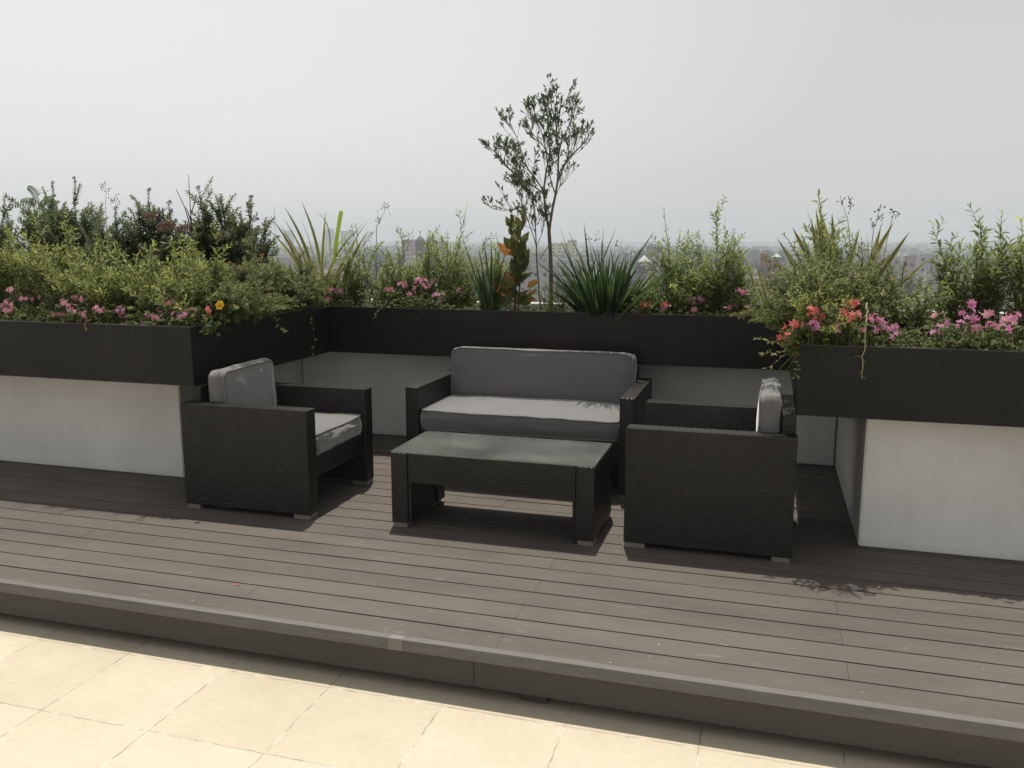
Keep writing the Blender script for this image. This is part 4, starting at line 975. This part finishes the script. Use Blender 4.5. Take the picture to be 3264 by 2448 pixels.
# orange block at the right edge
p0, p1 = at(2196, 668, 4.95), at(2196, 742, 4.95)
t = thing('terracotta_post', 'orange terracotta block at the right edge behind the pink flowers', 'post', (p0.x, 4.95, 0)); 
bevbox('block_body', [(0, .3, 0, .2, ZB+.04, p0.z)], CW['orange'], t, .008); bevbox('block_seam', [(.035, .05, -.004, .01, ZB+.05, p0.z-.01)], CW['brick'], t, .001)
# small petal on the deck
c = at(758/1.4756, 1865.5/1.4756, 2.9); q = ray(758/1.4756, 1865.5/1.4756); c = CAM+q*(-CAM.z/q.z); mb = MB()
for k in range(3): mb.leaf(V((0, 0, .004)), V((math.cos(k*2), math.sin(k*2), .2)), V((0, 0, 1)), .011, .006, 0, .3)
tag(put('fallen_petal', mb, M['petal_red'], loc=c), 'tiny red petal lying on the deck boards in the foreground', 'petal')

# ------------------------------------------------------------------ the city below
mb = MB(); mb.face([(-16000, -6000, G), (16000, -6000, G), (16000, 22000, G), (-16000, 22000, G)])
tag(put('city_ground', mb, M['city_ground']), kind='structure')
WIN = {}
def winmesh(w, h):
    k = (round(w, 1), round(h, 1))
    if k not in WIN:
        b = MB(); b.box(-w/2, w/2, -.06, .04, 0, h); WIN[k] = b.mesh('window', M['window'])
    return WIN[k]
def building(label, c, w, d, h, rz, wallm, roofm, group=None, storeys=None, cols=None, cat='building', name='city_building', extra=True, par=.5, wr=(1.3, 1.4)):
    """base centre c (front face towards the camera side after rz)"""
    t = thing(name, label, cat, (c.x, c.y, G), rz, group)
    b = MB(); b.box(-w/2, w/2, -d/2, d/2, 0, h); put('wall', b, wallm, t)
    b = MB()
    for (x0, x1, y0, y1) in ((-w/2, w/2, -d/2, -d/2+.3), (-w/2, w/2, d/2-.3, d/2), (-w/2, -w/2+.3, -d/2+.3, d/2-.3), (w/2-.3, w/2, -d/2+.3, d/2-.3)): b.box(x0, x1, y0, y1, h+.01, h+par)
    b.box(-w/2+.31, w/2-.31, -d/2+.31, d/2-.31, h+.01, h+.06); put('roof', b, roofm, t)
    if storeys:
        cols = cols or max(2, int(w/3.2)); sh = h/storeys
        for s in range(storeys):
            if h-(s+1)*sh > 16 and h < 30: continue
            for k in range(cols): link('window', winmesh(*wr), t, V((-w/2+w*(k+.5)/cols, -d/2-.0, s*sh+sh*.38)))
    return t
def facing(p): return math.atan2(p.x, -p.y)+math.pi if False else math.atan2(-(p.x-CAM.x), (p.y-CAM.y))
def bld(label, x0, x1, ytop, dist, depth, wallm, roofm=None, group=None, storeys=None, cols=None, dr=0, **kw):
    a, b_ = far(x0, ytop, dist), far(x1, ytop, dist); c = (a+b_)/2; w = (b_-a).length
    rz = facing(c)+dr; h = c.z-G; c = c+V((-math.sin(facing(c)), math.cos(facing(c)), 0))*depth/2
    return building(label, c, w, depth, h, rz, wallm, roofm or M['roof_grey'], group, storeys, cols, **kw), c, w, h
bld('yellow flat-roofed block with rows of small windows behind the tree', 1188, 1246, 526, 840, 18, CW['yellow'], CW['yellow'], None, 7, 4, wr=(2.6, 1.3))
bld('narrow blue-grey block rising behind the yellow block', 1226, 1246, 519, 1100, 14, CW['blue'], None, None, 8, 3)
# church: two domed stone towers
for sx, lb in ((908, 'left domed stone church tower topped by a cross'), (930, 'right domed stone church tower topped by a cross')):
    D_ = 420; c = far(sx, 530, D_); w = 4.6; t = thing('church_tower', lb, 'tower', (c.x, c.y, G), facing(c), 'twin church towers'); zt = c.z-G
    b = MB(); b.box(-w/2, w/2, -w/2, w/2, 0, zt); b.box(-w/2-.3, w/2+.3, -w/2-.3, w/2+.3, zt+.01, zt+.6); put('wall', b, CW['stone'], t)
    b = MB(); b.lathe([(w*.5, .61), (w*.5, 1.4), (w*.46, 2.4), (w*.34, 3.4), (w*.16, 4.1), (.25, 4.3), (.25, 4.9), (0, 5)], 12, (0, 0, zt)); put('dome', b, CW['stone'], t, True)
    b = MB(); b.box(-.12, .12, -.12, .12, zt+5.01, zt+7.2); b.box(-.65, .65, -.1, .1, zt+6.2, zt+6.5); put('cross', b, CW['stone'], t)
    for z in (zt-4.5, zt-10.5): link('opening', winmesh(1.2, 3), t, V((0, -w/2-.02, z)))
bld('stone church nave between and behind the twin towers', 903, 936, 556, 426, 26, CW['stone'])
bld('pink building left of the church towers', 868, 902, 519, 700, 16, CW['pink'], CW['pink'], 'pink buildings by the church', 8, 4)
bld('pink building right of the church towers', 940, 968, 521, 720, 16, CW['pink'], CW['pink'], 'pink buildings by the church', 8, 4)
bld('tall blue-grey tower block right of the striped sword plant on the skyline', 735, 764, 499, 1900, 40, CW['blue'], None, 'hazy tower blocks on the skyline', 14, 6)
bld('hazy tower block behind the lime broken blade', 701, 722, 494, 2100, 40, CW['blue'], None, 'hazy tower blocks on the skyline', 14, 5)
bld('hazy tower block behind the left blades of the striped sword plant', 612, 634, 498, 2200, 40, CW['blue'], None, 'hazy tower blocks on the skyline', 14, 5)
for i, (x0, x1, y, lb) in enumerate([(1934, 1950, 526, 'hazy pale block on the skyline right of the rightmost striped blades'), (1976, 2004, 528, 'long hazy slab block on the skyline at right'), (2012, 2028, 530, 'small hazy block on the skyline between willow shoots'), (2062, 2080, 528, 'hazy square block on the skyline left of the yellow-green willow tip'), (2088, 2100, 531, 'tiny hazy block on the skyline behind the willow shoots')]):
    bld(lb, x0, x1, y, 2300, 40, CW['blue'], None, 'hazy tower blocks on the skyline', 12, 5)
# red brick houses right of the pyramid shrub
t, c, w, h = bld('brick and white columned house right of the pyramid-shaped shrub', 1566, 1610, 556, 350, 12, CW['brick'], CW['white'], None, 4, 3)
for k in range(5):
    b = MB(); x = -w/2+w*k/4; b.box(x-.25, x+.25, -6.4, -6.02, 3, h-.6); put('column', b, CW['white'], t)
b = MB(); b.box(-w*.45, -w*.05, -5, 0, h+.52, h+3.2); put('rooftop_room', b, CW['orange'], t)
t, c, w, h = bld('brick apartment house with orange rooftop box and white canopy', 1640, 1690, 572, 350, 12, CW['brick'], CW['orange'], None, 4, 4)
b = MB(); b.box(-w*.48, -w*.12, -5, 1, h+.52, h+4.4); put('rooftop_room', b, CW['orange'], t)
link('window', winmesh(2, 1.6), t, V((-w*.3, -5.02, h+1.6)))
b = MB(); b.add([(w*.02, -5, h+3), (w*.44, -5, h+3), (w*.44, 0, h+3), (w*.02, 0, h+3), (w*.23, -2.5, h+4.4)], [(0, 1, 4), (1, 2, 4), (2, 3, 4), (3, 0, 4), (3, 2, 1, 0)]); 
for (x, y) in ((.04, -4.9), (.42, -4.9), (.04, -.1), (.42, -.1)): b.box(w*x-.1, w*x+.1, y-.05, y+.05, h+.07, h+3)
put('canopy', b, M['roof_white'], t)
t, c, w, h = bld('pale house with white pyramid roof right of the large iris clump', 1379, 1403, 568, 330, 6, CW['cream'], CW['white'], None, 3, 3)
b = MB(); b.add([(-w*.55, -3.4, h+.52), (w*.55, -3.4, h+.52), (w*.55, 3.4, h+.52), (-w*.55, 3.4, h+.52), (0, 0, h+3)], [(0, 1, 4), (1, 2, 4), (2, 3, 4), (3, 0, 4), (3, 2, 1, 0)]); put('pyramid_roof', b, M['roof_white'], t)
t, c, w, h = bld('dark-roofed water tank house right of the large iris clump', 1366, 1396, 590, 260, 8, CW['grey'], CW['stone'], None, 3, 3)
b = MB(); b.lathe([(0, 0), (1, 0), (1, 2), (.8, 2.3), (0, 2.5)], 12, (w*.2, -1, h+.07)); put('water_tank', b, CW['stone'], t, True)
for lb, x0, x1, y, dd, wm, rm, s_, dr in [
 ('long white low building right of the tree trunk', 1196, 1240, 562, 420, 'white', 'roof_white', 4, .1),
 ('white building with dark windows below the yellow block', 1150, 1232, 578, 330, 'white', 'roof_grey', 3, -.12),
 ('grey building low behind the tree base', 1190, 1250, 608, 270, 'grey', 'roof_grey', 3, .2),
 ('cream house seen left of the tree trunk', 1150, 1180, 552, 520, 'cream', 'roof_clay', 3, .15),
 ('orange-roofed house seen between the small iris and the celosia-like plant', 1068, 1098, 566, 430, 'orange', 'roof_clay', 3, 0),
 ('tan building behind the open shoots left of the small iris', 965, 1012, 562, 380, 'tan', 'roof_grey', 4, -.1),
 ('pinkish house beside the small iris clump', 1020, 1056, 556, 480, 'pink', 'roof_grey', 3, .1),
 ('white building left of the far dark tree', 1404, 1438, 560, 420, 'white', 'roof_white', 4, 0),
 ('grey concrete building behind the tall two-stemmed shrub', 1428, 1470, 584, 300, 'grey', 'roof_grey', 3, .15),
 ('white small house in front of the far dark tree', 1480, 1512, 590, 300, 'white', 'roof_white', 2, -.1),
 ('orange-roofed shed right of the tall two-stemmed shrub', 1468, 1496, 634, 230, 'orange', 'roof_clay', 2, 0),
 ('white apartment block at the left of the willow shrubs', 1908, 1944, 556, 430, 'white', 'roof_white', 4, .1),
 ('pinkish rendered house on the slope behind the willow shrubs', 1954, 1980, 556, 420, 'pink', 'roof_grey', 3, -.1),
 ('white terraced building behind the nodding willow shoot', 1984, 2024, 550, 460, 'white', 'roof_white', 4, .05),
 ('large white block with deep windows behind the willow shrubs', 1998, 2040, 590, 290, 'white', 'roof_grey', 3, .12),
 ('long pale flat-roofed building behind the magenta flowers', 2040, 2120, 604, 270, 'cream', 'roof_white', 3, -.08),
 ('grey building at far right behind the willow shrubs', 2120, 2180, 570, 360, 'grey', 'roof_grey', 4, .1),
 ('tan block at the right edge of the city view', 2180, 2240, 556, 450, 'tan', 'roof_grey', 4, 0),
 ('white house behind the twiggy shrub under the seed stalk', 800, 834, 572, 420, 'white', 'roof_white', 3, .1),
 ('cream block left of the bare seed stalk', 756, 796, 560, 520, 'cream', 'roof_grey', 4, -.1)]:
    bld(lb, x0, x1, y, dd, 10, CW[wm], M[rm], None, s_, None, dr)
# the rest of the town: pale houses seen only in scraps between the leaves
r = random.Random(77); placed = []
tries = 0
while len(placed) < 135 and tries < 4000:
    tries += 1
    dx = r.uniform(-500, 2700); dist = 230*math.exp(r.random()**.9*2.2)
    w = r.uniform(9, 22)*(1 if dist < 900 else 1.5); h = r.choice((6, 6.5, 8.5, 9, 9, 12, 12, 15))*(1 if dist < 900 else 1.15)
    c = far(dx, 520, dist); c.z = G; ok = all((c-q).length > (w+w2)*.62 for q, w2 in placed)
    if not ok or (dist < 520 and 1180 < dx < 1260): continue
    placed.append((c, w)); wk = r.choice(('white', 'white', 'cream', 'grey', 'grey', 'tan', 'pink', 'brick', 'cream', 'stone'))
    nm = {'white': 'white', 'cream': 'cream', 'grey': 'grey', 'tan': 'tan', 'pink': 'pink', 'brick': 'red brick', 'stone': 'dark grey'}[wk]
    near = dist < 520
    building('flat-roofed %s city house glimpsed %s through the planting' % (nm, 'below the horizon' if near else 'far off in the haze'), c, w, r.uniform(8, 14), h, facing(c)+r.uniform(-.5, .5), CW[wk], M[r.choice(('roof_grey', 'roof_white', 'roof_grey', 'roof_clay'))],
             '%s%s city houses' % ('nearer ' if near else 'far ', nm), max(2, int(h/3)) if near else None, None)
# trees of the town
def city_tree(seed, tall=1.0):
    r = random.Random(seed); tr, cr = MB(), MB(); tr.tube([V((0, 0, 0)), V((.1, 0, 3)), V((0, .1, 6*tall))], [.35, .28, .12], 6)
    for k in range(5):
        a = k*1.3; tr.tube([V((0, 0, 3.2+.4*k)), V((math.cos(a)*1.6, math.sin(a)*1.6, 5+.5*k*tall))], [.14, .05], 5)
    lob = [V((r.gauss(0, 1.7), r.gauss(0, 1.7), r.uniform(4.2, 8.5)*tall)) for _ in range(13)]
    for c in lob:
        R_ = r.uniform(1.2, 2.1)
        for i in range(64):
            d = V((r.gauss(0, 1), r.gauss(0, 1), r.gauss(0, .85))).normalized(); p = c+d*R_*r.uniform(.6, 1.05)
            cr.leaf(p, V((r.gauss(0, 1), r.gauss(0, 1), r.gauss(0, .6))), d+V((0, 0, .5)), r.uniform(.55, .95), .5, 0, r.random(), .1)
    return tr.mesh('trunk', M['bark']), cr.mesh('crown', M['crown'])
TR = [city_tree(1), city_tree(2, 1.25), city_tree(3, .8), city_tree(4, 1.6)]
def tree(label, c, s, k, group, rz=0):
    t = thing('city_tree', label, 'tree', (c.x, c.y, G), rz, group); t.scale = (s, s, s)
    link('trunk', TR[k][0], t); link('crown', TR[k][1], t)
for lb, dx, yt, dist, k, wd in [('big dark round tree on the skyline left of the pyramid shrub', 1502, 521, 520, 0, 1), ('dark pointed tree on the skyline right of the iris clump', 1408, 519, 640, 3, 1), ('second dark tree beside the pointed skyline tree', 1388, 530, 620, 1, 1), ('dark tree below the skyline left of the church', 815, 532, 600, 0, 1), ('dark tree just right of the church towers', 1000, 540, 560, 1, 1), ('dark conifer-like tree beside the white pyramid roof', 1412, 570, 340, 3, 1)]:
    c = far(dx, yt, dist); hh = c.z-G; k_h = {0: 10.2, 1: 12.6, 2: 8.2, 3: 15.6}[k]; tree(lb, c, hh/k_h, k, None, dx)
n_ = 0; r = random.Random(5)
while n_ < 290:
    dx = r.uniform(-350, 2550); dist = 260*math.exp(r.random()**.8*2.0); c = far(dx, 520, dist); c.z = G
    if any((c-q).length < w*.75 for q, w in placed): continue
    n_ += 1; tree('round green city tree among the houses below the terrace' if dist < 600 else 'hazy dark green city tree far beyond the planters', c, r.uniform(.75, 1.35), r.randrange(4), 'nearer city trees' if dist < 600 else 'far hazy city trees', r.random()*6)
# far woodland: one mass
r = random.Random(9); mb = MB()
for i in range(6500):
    dx = r.uniform(-1900, 4200); dist = 800*math.exp(r.random()*1.2); c = far(dx, 520, dist); R_ = r.uniform(8, 17)*(dist/1500)**.5; hh = r.uniform(9, 17)*(1+.25*noise.noise(V((c.x*.002, c.y*.002, 0)))*2)
    n0 = 9; ph = r.random()*6
    vs = [(c.x, c.y, G+hh)]; fs = []
    for lv, (q, z) in enumerate(((.55, .86), (1, .5), (.95, .0))):
        for j in range(n0): a = ph+6.283*j/n0; f = r.uniform(.8, 1.15); vs.append((c.x+math.cos(a)*R_*q*f, c.y+math.sin(a)*R_*q*f, G+hh*z*r.uniform(.92, 1.05)))
    for j in range(n0): fs.append((0, 1+j, 1+(j+1) % n0))
    for lv in range(2):
        for j in range(n0): fs.append((1+lv*n0+j, 1+(lv+1)*n0+j, 1+(lv+1)*n0+(j+1) % n0, 1+lv*n0+(j+1) % n0))
    mb.add(vs, fs, 0, r.random())
o = put('far_woodland', mb, M['crown']); tag(o, 'dark hazy belt of trees along the horizon', 'woodland', kind='stuff')
# radio masts
for lb, dx, yt, dist in [('tall lattice radio mast behind the pyramid-shaped shrub', 1567, 466, 1100), ('faint mast above the dark spires beside the striped sword plant', 592, 443, 1000), ('short mast on the skyline right of the iris clump', 1422, 521, 1500), ('thin mast on the skyline by the small iris', 1052, 510, 1500), ('power pylon mast on the skyline right of the striped blades', 1946, 522, 1400), ('second pylon mast on the skyline over the slab block', 1984, 524, 1500), ('small mast left of the right bushy shrub', 1651, 523, 1600)]:
    c = far(dx, yt, dist); t = thing('radio_mast', lb, 'mast', (c.x, c.y, G), facing(c), 'masts on the skyline'); h = c.z-G; w = .75; b = MB()
    for sx in (-1, 1):
        for sy in (-1, 1): b.tube([V((sx*w, sy*w, 0)), V((sx*w*.35, sy*w*.35, h*.96))], .13, 4)
    nz = int(h/3)
    for k in range(nz):
        q0, q1 = w*(1-.65*k/nz), w*(1-.65*(k+1)/nz); z0, z1 = h*.96*k/nz, h*.96*(k+1)/nz
        b.tube([V((-q0, -q0, z0)), V((q1, -q1, z1))], .08, 3); b.tube([V((q0, q0, z0)), V((-q1, q1, z1))], .08, 3)
    b.tube([V((0, 0, h*.9)), V((0, 0, h))], .1, 4); put('lattice', b, M['mast'], t)
# parked cars seen through the stems
def car_meshes(m_):
    b = MB(); prof = [(-2.1, .35), (-2.1, .85), (-1.3, .95), (-.8, 1.4), (.7, 1.42), (1.3, .98), (2.05, .85), (2.1, .35)]
    vs = [(x, -.85 if z < .95 else -.7, z) for x, z in prof]+[(x, .85 if z < .95 else .7, z) for x, z in prof]; k = len(prof)
    b.add(vs, [tuple(range(k)), tuple(range(k, 2*k))[::-1]]+[(i, i+k, (i+1) % k+k, (i+1) % k) for i in range(k)])
    g = MB(); g.box(-1.0, .9, -.8, .8, .98, 1.3); wl = []
    w_ = MB(); vs = []
    for s_ in (-.11, .11):
        for j in range(12): vs.append((math.cos(j*.5236)*.33, s_, math.sin(j*.5236)*.33+.33))
    w_.add(vs, [tuple(range(12)), tuple(range(12, 24))[::-1]]+[(j, (j+1) % 12, (j+1) % 12+12, j+12) for j in range(12)])
    return b.mesh('body', m_), g.mesh('windows', M['window']), w_.mesh('wheel', M['tyre'])
CARS = {k: car_meshes(M['car_'+k]) for k in ('white', 'red', 'grey')}
r = random.Random(12)
for i in range(26):
    row = i % 3; dx = 775+ (i//3)*17+r.uniform(-3, 3); dist = (430, 470, 520)[row]; c = far(dx, 520, dist); k = r.choice(('white', 'white', 'white', 'grey', 'red'))
    t = thing('parked_car', '%s car in the car park glimpsed below the seed stalk' % k, 'car', (c.x, c.y, G), facing(c)+1.57*0+r.uniform(-.1, .1)+.6, '%s cars in the car park below' % k)
    link('body', CARS[k][0], t); link('windows', CARS[k][1], t)
    for (x, y) in ((-1.3, -.78), (1.3, -.78), (-1.3, .78), (1.3, .78)): link('wheel', CARS[k][2], t, V((x, y, 0)))

# ------------------------------------------------------------------ haze, sky, sun
b = MB(); b.box(-3000, 3000, -200, 2950, G-1, 50)
hz = put('haze', b, None if False else M['soil']); hz.data.materials.clear()
hm = bpy.data.materials.new('haze'); hm.use_nodes = True; nt = hm.node_tree; nt.nodes.remove(nt.nodes['Principled BSDF'])
pv = nt.nodes.new('ShaderNodeVolumePrincipled'); pv.inputs['Color'].default_value = (.77, .85, .95, 1); pv.inputs['Density'].default_value = HAZE
pv.inputs['Anisotropy'].default_value = .0
nt.links.new(pv.outputs[0], nt.nodes['Material Output'].inputs['Volume']); hz.data.materials.append(hm)
tag(hz, 'pale haze over the city', 'haze', kind='stuff')
sd = V((-.085, .295, 1)).normalized()
S = bpy.data.lights.new('sun', 'SUN'); S.energy = SUN; S.angle = R(.6); S.color = (1, .93, .82)
so = bpy.data.objects.new('sun', S); COL.objects.link(so); so.rotation_euler = (-sd).to_track_quat('-Z', 'Y').to_euler(); so.location = (0, 0, 30)
w = bpy.data.worlds.new('World'); sc.world = w; w.use_nodes = True; nt = w.node_tree
bg = nt.nodes['Background']; sk = nt.nodes.new('ShaderNodeTexSky'); sk.sky_type = 'NISHITA'; sk.sun_disc = False
sk.sun_elevation = math.asin(sd.z); sk.sun_rotation = math.atan2(sd.x, sd.y); sk.air_density = 1.0; sk.dust_density = 1.0; sk.ozone_density = 1.0; sk.altitude = 0
hs = nt.nodes.new('ShaderNodeHueSaturation'); hs.inputs['Saturation'].default_value = SKYSAT
nt.links.new(sk.outputs[0], hs.inputs['Color']); 
tc = nt.nodes.new('ShaderNodeTexCoord'); dp = nt.nodes.new('ShaderNodeVectorMath'); dp.operation = 'DOT_PRODUCT'
gd = V((-math.sin(R(50))*math.cos(R(42)), math.cos(R(50))*math.cos(R(42)), math.sin(R(42)))); dp.inputs[1].default_value = gd
nt.links.new(tc.outputs['Generated'], dp.inputs[0])
mr = nt.nodes.new('ShaderNodeMapRange'); mr.inputs[1].default_value = .55; mr.inputs[2].default_value = 1; mr.inputs[3].default_value = .88; mr.inputs[4].default_value = 1.28; nt.links.new(dp.outputs['Value'], mr.inputs[0])
vm = nt.nodes.new('ShaderNodeVectorMath'); vm.operation = 'SCALE'; nt.links.new(hs.outputs[0], vm.inputs[0]); nt.links.new(mr.outputs[0], vm.inputs['Scale'])
v2 = nt.nodes.new('ShaderNodeVectorMath'); v2.operation = 'MULTIPLY'; v2.inputs[1].default_value = (1, .99, .967); av = nt.nodes.new('ShaderNodeMix'); av.data_type = 'RGBA'; av.inputs[0].default_value = .55; nt.links.new(hs.outputs[0], av.inputs[6]); av.inputs[7].default_value = (4.75, 4.78, 4.72, 1); nt.links.new(av.outputs[2], vm.inputs[0]); nt.links.new(vm.outputs[0], v2.inputs[0]); nt.links.new(v2.outputs[0], bg.inputs[0]); bg.inputs[1].default_value = SKY
sc.view_settings.view_transform = 'Standard'; sc.view_settings.look = 'None'; sc.view_settings.exposure = 0; sc.view_settings.gamma = 1
sc.render.engine = 'CYCLES'; sc.cycles.use_denoising = True; sc.cycles.max_bounces = 8; sc.cycles.transparent_max_bounces = 12; sc.cycles.volume_bounces = 1
